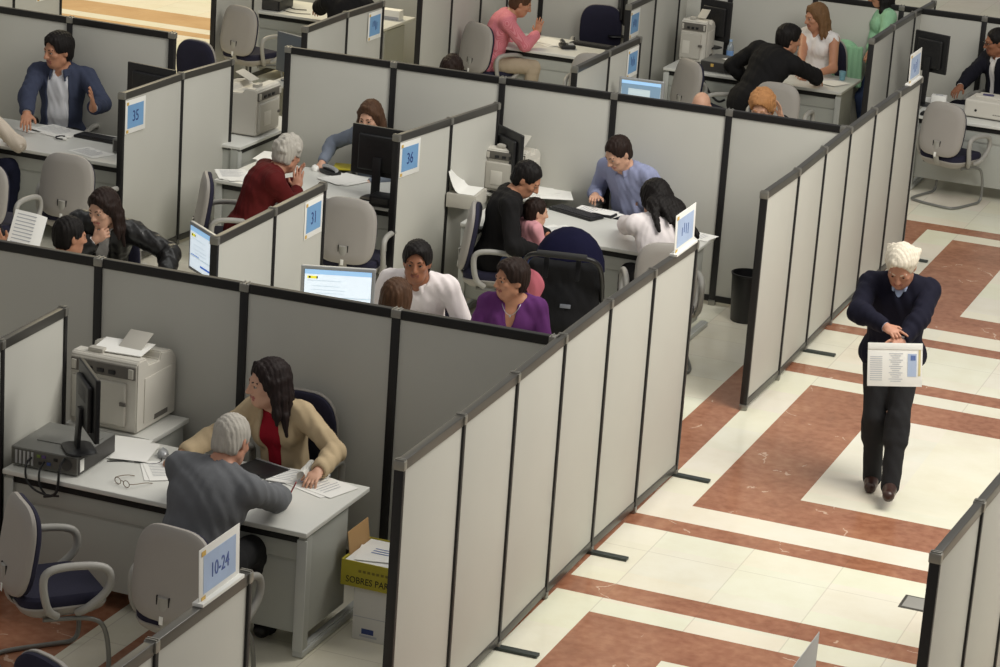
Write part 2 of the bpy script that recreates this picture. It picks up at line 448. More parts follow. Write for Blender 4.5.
    # hands
    def hand(wr, el, sgn, mode, hn, hd=None):
        d = unit(wr-el) if hd is None else unit(hd)
        n = nv([0, 0, -1.]) if hn is None else unit(hn)       # palm normal
        if mode == 'rest': d = unit(d*0.7+F*0.1-Z*0.05+d*0.2)
        if mode == 'up': d = unit(Z*0.9+d*0.35)
        n = n-d*(n@d)
        n = unit(n) if np.linalg.norm(n) > 0.15 else unit(np.cross(d, R))
        sd = np.cross(n, d)*sgn                                # towards the thumb
        pc = wr+d*0.045*s
        B.cap(wr-d*0.01, wr+d*0.02, 0.025*s, 0.024*s, 0.015)
        B.ell(pc, [sd, d, n], nv([0.040, 0.047, 0.017])*s, 0.012)
        cur = {'rest': (12, 28, 22), 'grip': (40, 65, 45), 'flat': (3, 8, 6), 'up': (4, 8, 6), 'pen': (38, 50, 30), 'point': (30, 60, 50), 'mouse': (10, 32, 24)}[mode]
        fl = (0.072, 0.079, 0.073, 0.058)
        for i in range(4):
            w = 0.0285-0.019*i
            st = pc+sd*w*s+d*(0.036-0.004*abs(i-1))*s
            sp = math.radians((6-4.5*i)); ang = 0
            dd = d*math.cos(sp)+sd*math.sin(sp)
            p0 = st; cc = cur if not (mode == 'point' and i == 0) else (4, 6, 4)
            for j, frac in enumerate((0.45, 0.32, 0.23)):
                ang += math.radians(cc[j]*(1+0.08*i))
                p1 = p0+(dd*math.cos(ang)+n*math.sin(ang))*fl[i]*frac*s*1.05
                B.cap(p0, p1, (0.0090-0.0008*j)*s, (0.0084-0.0008*j)*s, 0.004); p0 = p1
        t0 = pc+sd*0.030*s-d*0.022*s; t1 = t0+unit(sd*0.75+d*0.7+n*0.25)*0.040*s; t2 = t1+unit(sd*0.25+d*0.9+n*0.4)*0.030*s
        B.cap(t0, t1, 0.0125*s, 0.0098*s, 0.008); B.cap(t1, t2, 0.0096*s, 0.008*s, 0.004)
    hn = handn or (None, None)
    hand(wrR, elR, -1, rmode, hn[0], handd[0]); hand(wrL, elL, 1, lmode, hn[1], handd[1])
    if extra: extra(B, locals())
    body = B.mesh('body', h, [SKIN[skin], LIP[skin]], root, org)
    L = dict(locals())
    # eyes and brows
    for sg in (-1, 1):
        e = MB(); c = head_local(sg*0.031, 0.0775, 0.002)
        M = Matrix(((hr[0], hf[0], hu[0], c[0]-org[0]), (hr[1], hf[1], hu[1], c[1]-org[1]), (hr[2], hf[2], hu[2], c[2]), (0, 0, 0, 1)))
        e.lathe([(0, -0.0125), (0.0075, -0.0095), (0.0112, -0.002), (0.0112, 0.002), (0.0075, 0.0095), (0, 0.0125)], seg=14, M=M @ Matrix.Rotation(-PI/2, 4, 'X') @ Matrix.Scale(HS, 4))
        eo = e.build('eye', [EYEW, IRIS], root)
        pc_ = V((c[0]-org[0], c[1]-org[1], c[2])); fv = V(hf)
        for p_ in eo.data.polygons:
            if (p_.center-pc_).dot(fv) > 0.0086*HS: p_.material_index = 1
    hc = HAIR[hair[1]]
    bm_ = MB()
    for sg in (-1, 1):
        bm_.tube([V(head_local(sg*x, y, z))-V(org) for x, y, z in ((0.014, 0.0905, 0.020), (0.03, 0.088, 0.0265), (0.048, 0.074, 0.021))], 0.0042, 6, smooth=1)
    bm_.build('eyebrows', HAIR[brow] if brow else hc, root)
    # hair
    style = hair[0]
    if style != 'bald':
        S = Sculpt()
        thick = {'short': 0.009, 'crop': 0.005, 'thick': 0.016, 'curly': 0.020, 'bob': 0.015, 'long': 0.014, 'longwavy': 0.018, 'fluffy': 0.018, 'combed': 0.012, 'mullet': 0.013}[style]
        S.ell(head_local(0, -0.018, 0.030), HA, (nv([0.076, 0.096, 0.092])+thick)*HS, 0.02)
        if style in ('thick', 'curly', 'fluffy', 'combed', 'mullet'): S.ell(head_local(0, 0.02, 0.085), HA, nv([0.062, 0.07, 0.036])*HS, 0.03)
        S.ell(head_local(0, -0.035, -0.035), HA, (nv([0.066, 0.062, 0.07])+thick*0.8)*HS, 0.03)
        # clear the face
        fz = -0.045
        hl = {'combed': 0.092, 'fluffy': 0.094, 'short': 0.086, 'thick': 0.084}.get(style, 0.080)
        S.ell(head_local(0, 0.112, fz), HA, nv([0.088, 0.092, 0.045+hl])*HS, 0.012, 0, 's')
        longh = style in ('bob', 'long', 'longwavy', 'mullet')
        if not longh:
            for sg in (-1, 1): S.box(head_local(sg*0.09, 0.045, -0.075), HA, nv([0.05, 0.062, 0.07])*HS, 0.01, 0, 's')
            S.box(head_local(0, 0.0, -0.135), HA, nv([0.15, 0.2, 0.055])*HS, 0.015, 0, 's')
        dn = -Z
        if style == 'bob' or style == 'mullet':
            for sg in (-1, 1): S.ell(head_local(sg*0.072, -0.012, -0.025), HA, nv([0.02, 0.045, 0.075 if style == 'bob' else 0.06])*HS, 0.03)
            S.ell(head_local(0, -0.06, -0.06), HA, nv([0.075, 0.045, 0.07])*HS, 0.03)
            if style == 'bob': S.ell(head_local(0.0, 0.066, 0.072), HA, nv([0.06, 0.026, 0.022])*HS, 0.02)
        if style in ('long', 'longwavy') or style == 'mullet':
            nlk = 9
            for i in range(nlk):
                t = -1+2*i/(nlk-1); ang = t*math.radians(92)
                bx, by = math.sin(ang), -math.cos(ang)
                if hairx > 1.5 and bx < -0.55: continue
                p0 = head_local(bx*0.078, by*0.09-0.01, 0.02)
                ln = {'long': 0.20, 'longwavy': 0.36, 'mullet': 0.10}[style]*(0.86+0.14*math.cos(ang*1.5+i))
                p1 = head_local(bx*0.09, by*0.098-0.01, -0.06)
                q = p1-Z*ln*0.55+(hr*bx+hf*by)*0.018*hairx; q2 = p1-Z*ln*(0.9+0.2*(i % 2))+(hr*bx+hf*by)*(0.03+0.012*(i % 2))*hairx
                if hairx > 1.5 and by < 0.6:                 # back locks lie on the shoulders and the back
                    q = neck+r2*bx*0.15-f2*(0.105*max(0.0, -by)+0.04)+u2*0.055; q2 = q-u1*ln*(0.62+0.22*(i % 2))+r2*(bx*0.08+0.05)-f1*(0.05*max(0.0, -by)+0.03)
                rr = 0.024 if style != 'longwavy' else 0.036
                S.cap(p0, p1, rr*HS, rr*HS*1.05, 0.02); S.cap(p1, q, rr*1.05, rr, 0.02 if hairx < 1.5 else 0.05); S.cap(q, q2, rr, rr*0.45, 0.02 if hairx < 1.5 else 0.04)
            if hairx > 1.5:
                S.ell(neck-f2*0.08+u2*0.04+r2*0.05, [r2, f2, u2], [0.11, 0.055, 0.085], 0.06); S.ell(neck-f2*0.095-u1*0.06+r2*0.10, [r1, f1, u1], [0.085, 0.04, 0.12], 0.06)
            for sg in (-1, 1): S.cap(head_local(sg*0.02, 0.055, 0.105), head_local(sg*0.074, 0.028, 0.04), 0.015*HS, 0.014*HS, 0.02); S.cap(head_local(sg*0.074, 0.028, 0.04), head_local(sg*0.080, -0.005, -0.03), 0.014*HS, 0.018*HS, 0.02)
        if style == 'curly' or style == 'fluffy':
            rnd = random.Random(hash(label) % 1000 if False else len(label))
            for i in range(46):
                th = rnd.uniform(0, 2*PI); ph = rnd.uniform(0.02, 0.62)*PI
                v = nv([math.cos(th)*math.sin(ph), math.sin(th)*math.sin(ph), math.cos(ph)])
                if v[1] > 0.45 and v[2] < 0.62: continue
                S.ell(head_local(v[0]*0.086, -0.018+v[1]*0.104, 0.03+v[2]*0.10), np.eye(3), nv([0.02, 0.02, 0.02])*HS*rnd.uniform(0.7, 1.15), 0.012)
        if hair[0] == 'combed':
            for i in range(7):
                x = -0.06+0.02*i
                S.cap(head_local(x, 0.040, 0.088-abs(x)*0.35), head_local(x*1.15+0.006*(i % 3), -0.09, 0.078-abs(x)*0.35), 0.013*HS, 0.015*HS, 0.02)
            for sg in (-1, 1):
                for j in range(3): S.cap(head_local(sg*0.078, 0.01-0.03*j, 0.045), head_local(sg*(0.086+0.004*j), -0.05-0.03*j, 0.03+0.008*j), 0.012, 0.008, 0.02)
        S.mesh('hair', min(h, 0.0055), hc, root, org, noise=0.0012, strand=0.0030)
    # ---- clothes
    def garment(gname, m, inf, sleeve=2.0, vneck=0.0, hem=0.0, opening=0.0, cuff=0.004, neckr=0.078, wob=0.0034):
        S = Sculpt(); torso(S, inf)
        if hem: S.ell(pel-u0*0.03, [r0, f0, u0], [0.165*s*fat+inf+0.006, 0.12*s*fat+inf+0.006, 0.12*s+hem], 0.04)
        if sleeve > 0:
            for sh, el, wr in ((shR, elR, wrR), (shL, elL, wrL)):
                if sleeve <= 1: S.cap(sh, sh+(el-sh)*sleeve, 0.05*s+inf, (0.044)*s+inf+0.008, 0.03)
                else:
                    S.cap(sh, el, 0.05*s+inf, 0.041*s+inf+0.003, 0.03)
                    rr = 0.028*s+inf+cuff
                    e = el+(wr-el)*(sleeve-1) if sleeve < 1.9 else wr-unit(wr-el)*(rr*0.75)
                    S.cap(el, e, 0.042*s+inf+0.002, rr, 0.02)
                    if sleeve >= 1.9: S.cap(e+unit(wr-el)*rr*1.35, e+unit(wr-el)*rr*2, rr*0.95, None, 0.006, 0, 's')
                    for q in range(3):                        # crease rolls at the elbow
                        pp = el+(wr-el)*(0.08+0.1*q); S.cap(pp+u2*0.012, pp-u2*0.012+r2*0.02, 0.040*s+inf, None, 0.012)
        S.ell(neck+u2*0.045+f2*0.012, [r2, f2, u2], [neckr, neckr*1.05, 0.062], 0.008, 0, 's')
        if vneck: S.cap(neck+f2*0.09+u2*0.03, neck+f2*0.13-u2*vneck, 0.06, 0.012, 0.006, 0, 's')
        if opening:
            a_ = neck+f2*0.09+u2*0.03; b_ = pel+f0*0.16-u0*0.05
            S.cap(a_, chest+f1*0.14, opening*0.85, opening, 0.01, 0, 's'); S.cap(chest+f1*0.14, b_+f0*0.03, opening, opening*1.2, 0.01, 0, 's')
        return S.mesh(gname, h*1.08, m, root, org, noise=wob)
    if top: garment(*top['a'], **top.get('k', {}))
    if over: garment(*over['a'], **over.get('k', {}))
    def collar(m, rad=0.066, th=0.014, tall=0.03, gap=1.0, lift=0.004):
        S = Sculpt(); n_ = 11
        for i in range(n_):
            t = -PI/2+gap*0.5+(2*PI-gap)*i/(n_-1)+PI
            def pt(k_, up): return neck+(r2*math.sin(t+PI/2-PI/2)*0+0)
        pts_ = []
        for i in range(n_):
            t = gap/2+(2*PI-gap)*i/(n_-1)             # 0 = front
            pts_.append((neck+(f2*math.cos(t)*rad*1.02+r2*math.sin(t)*rad)*s+u2*(0.018+lift-0.010*math.cos(t))+f2*0.012, t))
        for (p_, t_), (q_, t2_) in zip(pts_, pts_[1:]):
            S.cap(p_, q_, th*0.55, None, 0.008)
            o1 = (f2*math.cos(t_)+r2*math.sin(t_))*0.016-u2*tall; o2 = (f2*math.cos(t2_)+r2*math.sin(t2_))*0.016-u2*tall
            S.cap(p_+o1*0.5, q_+o2*0.5, th*0.5, None, 0.012); S.cap(p_+o1, q_+o2, th*0.42, None, 0.012)
        for (p_, t_) in (pts_[0], pts_[-1]):          # collar points
            S.cap(p_, p_+f2*0.02-u2*tall*1.9+r2*math.sin(t_)*0.02, th*0.55, th*0.4, 0.012)
        return S.mesh('collar', 0.0048, m, root, org)
    if top and top.get('collar'): collar(top['collar'])
    if over and over.get('collar'): collar(over['collar'], 0.086, 0.020, 0.040, 1.2, 0.012)
    if bottom is not None and legs:
        S = Sculpt()
        S.ell(pel+u0*0.0, [r0, f0, u0], [0.163*s*fat+0.006, 0.122*s*fat+0.004, 0.115*s], 0.05)
        for hip, kn, an in ((hipR, knR, anR), (hipL, knL, anL)):
            S.cap(hip, kn, 0.090*s*fat, 0.068*s, 0.045); S.cap(kn, an-Z*0.02, 0.067*s, 0.060*s, 0.03)
            for q in range(3):
                pp = kn+(an-kn)*(0.1+0.12*q); S.cap(pp-R*0.02, pp+R*0.02, 0.062*s, None, 0.015)
        S.mesh('trousers', h*1.1, bottom, root, org, noise=0.0018)
    if legs:
        for i, (an, fd) in enumerate(((anR, ftd[0]), (anL, ftd[1]))):
            S = Sculpt(); b0 = an-Z*0.036*s
            S.cap(b0-fd*0.045*s, b0+fd*0.13*s-Z*0.004, 0.040*s, 0.038*s, 0.03); S.cap(an-fd*0.01, an+fd*0.06*s-Z*0.03, 0.042*s, 0.036*s, 0.03)
            S.box(np.array([b0[0]+fd[0]*0.05, b0[1]+fd[1]*0.05, an[2]-0.115*s]), [np.cross(fd, Z), fd, Z], [0.12, 0.3, 0.04*s], 0.004, 0, 's')
            S.mesh('shoe', 0.006, shoe or SHOEB, root, org)
    if glasses:
        g = MB()
        for sg in (-1, 1):
            cc = [V(head_local(sg*0.031+0.02*math.cos(t), 0.104, 0.002+0.016*math.sin(t)))-V(org) for t in np.linspace(0, 2*PI, 15)[:-1]]
            g.tube(cc, 0.0022, 6, closed=True)
            g.tube([V(head_local(sg*0.051, 0.102, 0.006))-V(org), V(head_local(sg*0.08, 0.0, 0.008))-V(org)], 0.002, 6)
        g.tube([V(head_local(-0.011, 0.105, 0.006))-V(org), V(head_local(0.011, 0.105, 0.006))-V(org)], 0.002, 6)
        g.build('glasses', mat('glasses frame', rgb(25, 22, 20), 0.3), root)
    return L
# ================================================================ materials of the place
PANEL = mat('divider panel laminate', rgb(197, 196, 188), 0.55, var=0.03, vscale=3, spec=0.3)
RAIL_SHADE = mat('divider rail shaded tone', rgb(31, 30, 30), 0.45, 0.1, spec=0.4)
RAIL_LIT = mat('divider rail lit tone', rgb(84, 82, 78), 0.36, 0.5)  # lit copy of the same rail, light from the aisle put into its colour
POST = mat('divider black post', rgb(28, 27, 28), 0.45, 0.1)
CAPM = mat('divider silver cap', rgb(150, 148, 142), 0.4, 0.7)
FOOTM = mat('divider steel foot', rgb(70, 76, 74), 0.5, 0.5)
DESKT = mat('desk light laminate', rgb(220, 220, 214), 0.35, var=0.03, vscale=5)
DESKG = mat('desk grey laminate', rgb(172, 174, 168), 0.5, var=0.04, vscale=4)
DESKL = mat('desk pale post', rgb(192, 194, 190), 0.45)
BLACK = mat('black plastic', rgb(24, 24, 26), 0.42)
BLACKG = mat('black gloss plastic', rgb(14, 14, 16), 0.2)
DARKM = mat('dark slot and edge shadow', rgb(16, 16, 17), 0.7)  # for chair slots and the painted shadow strip under desktops
CH_GREY = mat('chair grey shell', rgb(158, 153, 147), 0.55, var=0.03, bump=0.03, bscale=150)
CH_ARM = mat('chair grey arm', rgb(160, 158, 152), 0.5)
CH_TUBE = mat('chair grey tube', rgb(128, 128, 124), 0.4, 0.4)
CH_NAVY = mat('chair navy fabric', rgb(29, 28, 50), 0.9, var=0.2, vscale=30, bump=0.2, bscale=260)
WHITEP = mat('white paper', rgb(240, 239, 234), 0.8)
PRN = mat('printer ivory plastic', rgb(208, 204, 194), 0.5, var=0.02)
PRN2 = mat('printer shade plastic', rgb(186, 182, 172), 0.5)
PRN3 = mat('printer recess', rgb(96, 92, 86), 0.6)
SILVER = mat('silver plastic', rgb(176, 178, 180), 0.35, 0.4)
PCG = mat('computer grey metal', rgb(128, 128, 124), 0.45, 0.3)
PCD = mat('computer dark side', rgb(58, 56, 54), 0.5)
BLUE = mat('sign blue print', rgb(122, 168, 214), 0.6, var=0.08)
BLUEP = mat('sign pale blue print', rgb(176, 196, 228), 0.6, var=0.15)
INK = mat('sign dark ink', rgb(36, 62, 128), 0.6)
INKP = mat('sign faded ink', rgb(84, 104, 168), 0.6)
GOLD = mat('sign ochre mark', rgb(214, 176, 90), 0.6)
INKG = mat('print grey ink', rgb(176, 178, 184), 0.8)
INKB = mat('print blue ink', rgb(96, 120, 176), 0.8)
YEL = mat('yellow folder card', rgb(206, 190, 52), 0.6)

# ---------------------------------------------------------------- floor
def floor_material():
    m = bpy.data.materials.new('inlaid marble'); m.use_nodes = True
    nt = m.node_tree; b = nt.nodes['Principled BSDF']; N = nt.nodes.new; Lk = nt.links.new
    geo = N('ShaderNodeTexCoord'); sep = N('ShaderNodeSeparateXYZ'); Lk(geo.outputs['Object'], sep.inputs[0])
    X, Y = sep.outputs['X'], sep.outputs['Y']
    def op(o, a, b_=None, c=None):
        n = N('ShaderNodeMath'); n.operation = o
        for i, v in enumerate((a, b_, c)):
            if v is None: continue
            if isinstance(v, (int, float)): n.inputs[i].default_value = v
            else: Lk(v, n.inputs[i])
        return n.outputs[0]
    def between(v, a, c): return op('MULTIPLY', op('GREATER_THAN', v, a), op('LESS_THAN', v, c))
    def OR(*a):
        r = a[0]
        for q in a[1:]: r = op('MAXIMUM', r, q)
        return r
    def AND(a, c): return op('MULTIPLY', a, c)
    def NOT(a): return op('SUBTRACT', 1.0, a)
    P = 4.685
    yp = op('FLOORED_MODULO', op('SUBTRACT', Y, 2.269), P)
    cor = op('GREATER_THAN', X, 0.0)
    st = AND(cor, OR(between(yp, 0.225, 0.455), between(yp, 1.40, 1.60)))
    fr = AND(AND(op('GREATER_THAN', X, 0.275), op('GREATER_THAN', yp, 1.895)), NOT(AND(op('GREATER_THAN', X, 0.842), between(yp, 2.36, 4.25))))
    lon = between(X, -0.28, 0.0)
    bay = OR(AND(between(X, -3.3, -1.96), op('LESS_THAN', Y, 1.6)), AND(between(X, -1.70, -1.56), op('LESS_THAN', Y, 1.6)))
    glare_bands = AND(op('LESS_THAN', X, -6.6), OR(between(Y, 15.62, 16.25), between(Y, 15.16, 15.38), between(Y, 17.9, 18.4)))
    red = OR(AND(OR(st, fr, lon), op('LESS_THAN', Y, 12.09)), AND(between(X, -0.28, 0.01), between(Y, 11.865, 12.09)), bay)
    # joints
    def joint(v, period, off, w):
        q = op('FLOORED_MODULO', op('SUBTRACT', v, off), period); return op('LESS_THAN', q, w)
    tb = between(yp, 0.455, 1.40)
    jx = joint(X, 0.546, 0.82, 0.007); jy = between(yp, 1.025, 1.032)
    jn = OR(AND(jx, OR(tb, st, between(yp, 0, 0.225))), AND(jy, tb), AND(op('LESS_THAN', X, -0.28), OR(jx, joint(Y, 0.47, 0.1, 0.007))))
    # stone
    n1 = N('ShaderNodeTexNoise'); n1.inputs['Scale'].default_value = 2.2; n1.inputs['Detail'].default_value = 8; n1.inputs['Roughness'].default_value = 0.65
    Lk(geo.outputs['Object'], n1.inputs['Vector'])
    n2 = N('ShaderNodeTexNoise'); n2.inputs['Scale'].default_value = 17; n2.inputs['Detail'].default_value = 6
    Lk(geo.outputs['Object'], n2.inputs['Vector'])
    def ramp(src, stops):
        r = N('ShaderNodeValToRGB'); e = r.color_ramp.elements
        while len(e) < len(stops): e.new(0.5)
        for i, (p_, c) in enumerate(stops): e[i].position = p_; e[i].color = (*c, 1)
        Lk(src, r.inputs['Fac']); return r.outputs['Color']
    def mix(f, a, c, mode='MIX'):
        n = N('ShaderNodeMix'); n.data_type = 'RGBA'; n.blend_type = mode
        if isinstance(f, (int, float)): n.inputs['Factor'].default_value = f
        else: Lk(f, n.inputs['Factor'])
        for k, v in (('A', a), ('B', c)):
            if isinstance(v, tuple): n.inputs[k].default_value = (*v, 1)
            else: Lk(v, n.inputs[k])
        return n.outputs['Result']
    # tile-wise tone
    cell = N('ShaderNodeTexWhiteNoise'); cell.noise_dimensions = '2D'
    cmb = N('ShaderNodeCombineXYZ'); Lk(op('FLOOR', op('DIVIDE', op('SUBTRACT', X, 0.82), 0.546)), cmb.inputs[0]); Lk(op('FLOOR', op('DIVIDE', op('SUBTRACT', Y, 0.1), 0.47)), cmb.inputs[1])
    Lk(cmb.outputs[0], cell.inputs['Vector'])
    cream = ramp(n1.outputs['Fac'], [(0.30, rgb(234, 228, 206)), (0.52, rgb(240, 236, 217)), (0.72, rgb(244, 240, 224))])
    cream = mix(0.045, cream, cell.outputs['Color'], 'MULTIPLY')
    redc = ramp(n1.outputs['Fac'], [(0.30, rgb(138, 90, 66)), (0.50, rgb(160, 108, 82)), (0.70, rgb(182, 132, 102))])
    redc = mix(0.25, redc, ramp(n2.outputs['Fac'], [(0.35, rgb(134, 80, 60)), (0.65, rgb(200, 146, 116))]))
    # white veins in the red stone
    dn = N('ShaderNodeTexNoise'); dn.inputs['Scale'].default_value = 1.7; dn.inputs['Detail'].default_value = 5; Lk(geo.outputs['Object'], dn.inputs['Vector'])
    va = N('ShaderNodeVectorMath'); va.operation = 'MULTIPLY_ADD'; va.inputs[1].default_value = (0.7, 0.7, 0.7)
    Lk(dn.outputs['Color'], va.inputs[0]); Lk(geo.outputs['Object'], va.inputs[2])
    vo = N('ShaderNodeTexVoronoi'); vo.feature = 'DISTANCE_TO_EDGE'; vo.inputs['Scale'].default_value = 1.9; Lk(va.outputs[0], vo.inputs['Vector'])
    vein = AND(op('LESS_THAN', vo.outputs['Distance'], 0.009), op('GREATER_THAN', n1.outputs['Fac'], 0.56))
    redc = mix(op('MULTIPLY', vein, 0.6), redc, rgb(226, 200, 178))
    col = mix(red, cream, redc)
    ochre = ramp(n1.outputs['Fac'], [(0.3, rgb(196, 156, 100)), (0.7, rgb(214, 178, 124))]); col = mix(glare_bands, col, ochre)  # far red bands painted tan, the yellow glare put into their colour
    col = mix(op('MULTIPLY', jn, 0.22), col, rgb(120, 100, 80))
    Lk(col, b.inputs['Base Color'])
    b.inputs['Roughness'].default_value = 0.2; b.inputs['Specular IOR Level'].default_value = 0.45
    return m
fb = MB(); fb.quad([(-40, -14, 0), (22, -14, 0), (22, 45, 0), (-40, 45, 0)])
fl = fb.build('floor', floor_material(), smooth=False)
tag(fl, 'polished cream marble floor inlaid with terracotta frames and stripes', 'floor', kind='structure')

# ---------------------------------------------------------------- free-standing dividers
def divider(label, posts, H, feet=(), group='free-standing office dividers', both=False, wide=None):
    """posts: list of (x, y); one panel between each two of them; feet: indices of posts standing on a flat steel foot, sign = side"""
    P = [V((x, y, 0)) for x, y in posts]
    root = empty('office_divider', P[0], 0, label, 'room divider', group, 'thing'); o = P[0]
    alongy = abs(P[1].y-P[0].y) > abs(P[1].x-P[0].x)
    if wide is None: wide = 0.028 if alongy else 0.050
    RL = RAIL_LIT if alongy else RAIL_SHADE  # one kind of rail: lit tone on aisle-wise runs, shaded tone on cross runs
    for i, (a, b) in enumerate(zip(P, P[1:])):
        d = b-a; L = d.length; d.normalize(); ang = math.atan2(d.y, d.x); mid = (a+b)/2-o
        g = MB().box((mid.x, mid.y, (0.075+H-0.045)/2), (L-wide, 0.026, H-0.12), rz=ang, bev=0.002); g.build('panel', PANEL, root)
        t = MB().box((mid.x, mid.y, H-0.0275), (L-wide, 0.042, 0.055), rz=ang, bev=0.006, seg=3); t.build('top_rail', RL, root)
        t = MB().box((mid.x, mid.y, 0.055), (L-wide, 0.042, 0.05), rz=ang, bev=0.006); t.build('bottom_rail', RL, root)
    for i, p in enumerate(P):
        q = P[i+1]-p if i < len(P)-1 else p-P[i-1]; ang = math.atan2(q.y, q.x); c = p-o
        MB().box((c.x, c.y, H/2), (wide, 0.05, H-0.09), rz=ang, bev=0.004).build('post', POST, root)
        cb = MB().box((c.x, c.y, H-0.024), (wide+0.008, 0.058, 0.048), rz=ang, bev=0.005)
        for s_ in (-1, 1):
            M = Matrix.Translation((c.x, c.y, 0)) @ Matrix.Rotation(ang, 4, 'Z')
            cb.box((s_*wide*0.28, 0, H+0.003), (0.006, 0.05, 0.008), M=M, bev=0.001)
        cb.build('cap', CAPM, root)
        MB().box((c.x, c.y, 0.022), (wide+0.006, 0.056, 0.042), rz=ang, bev=0.005).build('base_cap', CAPM, root)
    for i, sgn in feet:
        q = P[min(i+1, len(P)-1)]-P[max(i-1, 0)]; n = V((q.y, -q.x, 0)).normalized(); c = P[i]-o+n*0.11*sgn
        MB().box((c.x, c.y, 0.009), (0.27, 0.05, 0.016), rz=math.atan2(n.y, n.x), bev=0.003).build('foot', FOOTM, root)
    return root
HW = 1.554; HD = 1.40
def dv(pts, z): return [tuple(at(x, y, z)[:2]) for x, y in pts]

# ---------------------------------------------------------------- chairs
def back_outline(w, hgt):
    out = []
    for k in range(40):
        t = 2*PI*k/40; c, s_ = math.cos(t), math.sin(t); e = 0.55
        x = math.copysign(abs(c)**e, c)*w/2; y = math.copysign(abs(s_)**e, s_)*hgt/2
        x *= 1-0.10*max(0, y/(hgt/2))**2
        out.append((x, y))
    return out
def chair_seat(root, zs):
    o = rrect(0.46, 0.45, 0.10, 6)
    M = Matrix.Translation((0, 0.0, zs))
    cv = lambda x, y: -0.10*max(0, y-0.10)**2*4+0.25*x*x
    MB().pad(o, [(0.90, -0.045), (0.985, -0.035), (1.0, -0.015), (0.99, 0.008), (0.93, 0.024), (0.6, 0.03)], M, cv).build('seat_cushion', CH_NAVY, root)
    MB().pad(o, [(0.55, -0.105), (0.80, -0.095), (0.95, -0.068), (1.01, -0.040), (1.0, -0.032)], M, cv).build('seat_shell', CH_GREY, root)
def chair_back(root, zc, yc, w=0.45, hgt=0.49, tilt=-9, shell=CH_GREY, cush=CH_NAVY):
    o = back_outline(w, hgt)
    # pad space: x right, y up, depth towards the sitter (+Y world)
    M = Matrix.Translation((0, yc, zc)) @ Matrix.Rotation(math.radians(tilt), 4, 'X') @ Matrix(((1, 0, 0, 0), (0, 0, 1, 0), (0, 1, 0, 0), (0, 0, 0, 1)))
    cv = lambda x, y: 0.55*x*x
    MB().pad(o, [(0.70, -0.030), (0.93, -0.026), (0.99, -0.014), (1.0, 0.004), (0.985, 0.008)], M, cv).build('backrest_shell', shell, root)
    MB().pad(o, [(0.96, 0.006), (0.985, 0.014), (0.975, 0.032), (0.90, 0.046), (0.6, 0.052)], M, cv).build('backrest_cushion', cush, root)
    return M
def armrest(root, sx, zs, mat_=None):
    x = sx*0.27
    pts = [(x-sx*0.05, 0.05, zs-0.06), (x, 0.08, zs-0.03), (x, 0.20, zs+0.06), (x, 0.21, zs+0.15), (x, 0.16, zs+0.20), (x, -0.02, zs+0.215), (x, -0.13, zs+0.20), (x, -0.15, zs+0.13), (x, -0.12, zs-0.02), (x-sx*0.04, -0.06, zs-0.065)]
    MB().tube(pts, 0.021, 10, smooth=2, flat=1.0).build('armrest', mat_ or CH_ARM, root)
def visitor_chair(label, loc, rz, group='grey cantilever visitor chairs'):
    root = empty('visitor_chair', loc, rz, label, 'chair', group)
    zs = 0.45
    chair_seat(root, zs); M = chair_back(root, zs+0.255, -0.215)
    b = MB(); b.tube([(0, 0.02, zs-0.09), (0, -0.18, zs-0.085), (0, -0.245, zs-0.03), (0, -0.262, zs+0.06), (0, -0.268, zs+0.15)], 0.030, 8, smooth=2, flat=0.35)
    b.build('back_support', CH_ARM, root)
    MB().box((0, -0.277, zs+0.03), (0.022, 0.004, 0.042), rx=math.radians(-4), bev=0.001).build('label_plate', WHITEP, root)
    s_ = MB()
    for sx in (-1, 1): s_.box((sx*0.036, -0.262, zs+0.10), (0.006, 0.012, 0.11), bev=0.001)
    s_.build('slot', DARKM, root)
    for sx in (-1, 1): armrest(root, sx, zs)
    fr = [(-0.20, -0.12, zs-0.09), (-0.215, 0.14, zs-0.10), (-0.235, 0.20, zs-0.16), (-0.245, 0.22, 0.10), (-0.245, 0.20, 0.016), (-0.245, 0.10, 0.014), (-0.24, -0.20, 0.014), (-0.18, -0.27, 0.014),
          (0.18, -0.27, 0.014), (0.24, -0.20, 0.014), (0.245, 0.10, 0.014), (0.245, 0.20, 0.016), (0.245, 0.22, 0.10), (0.235, 0.20, zs-0.16), (0.215, 0.14, zs-0.10), (0.20, -0.12, zs-0.09)]
    MB().tube(fr, 0.0125, 10, smooth=2).build('cantilever_frame', CH_TUBE, root)
    return root
def swivel_chair(label, loc, rz, group='navy swivel chairs of the clerks', zs=0.48, tall=0.50):
    root = empty('swivel_chair', loc, rz, label, 'chair', group)
    chair_seat(root, zs); chair_back(root, zs+0.31, -0.225, 0.44, tall, -8)
    MB().tube([(0, 0.0, zs-0.09), (0, -0.19, zs-0.08), (0, -0.26, zs+0.0), (0, -0.27, zs+0.2)], 0.032, 8, smooth=2, flat=0.4).build('back_support', BLACK, root)
    for sx in (-1, 1): armrest(root, sx, zs)
    MB().cyl((0, 0, 0.09), (0, 0, zs-0.09), 0.028).cyl((0, 0, 0.24), (0, 0, zs-0.07), 0.045).build('gas_column', BLACK, root)
    st = MB()
    for k in range(5):
        a = 2*PI*k/5+0.3; st.tube([(0.02*math.cos(a), 0.02*math.sin(a), 0.105), (0.28*math.cos(a), 0.28*math.sin(a), 0.07)], 0.026, 8, r2=0.016)
    st.build('star_base', BLACK, root)
    for k in range(5):
        a = 2*PI*k/5+0.3; c = (0.28*math.cos(a), 0.28*math.sin(a), 0.028)
        MB().cyl((c[0]-0.022*math.sin(a), c[1]+0.022*math.cos(a), c[2]), (c[0]+0.022*math.sin(a), c[1]-0.022*math.cos(a), c[2]), 0.0275, seg=14).build('caster', BLACKG, root)
    return root

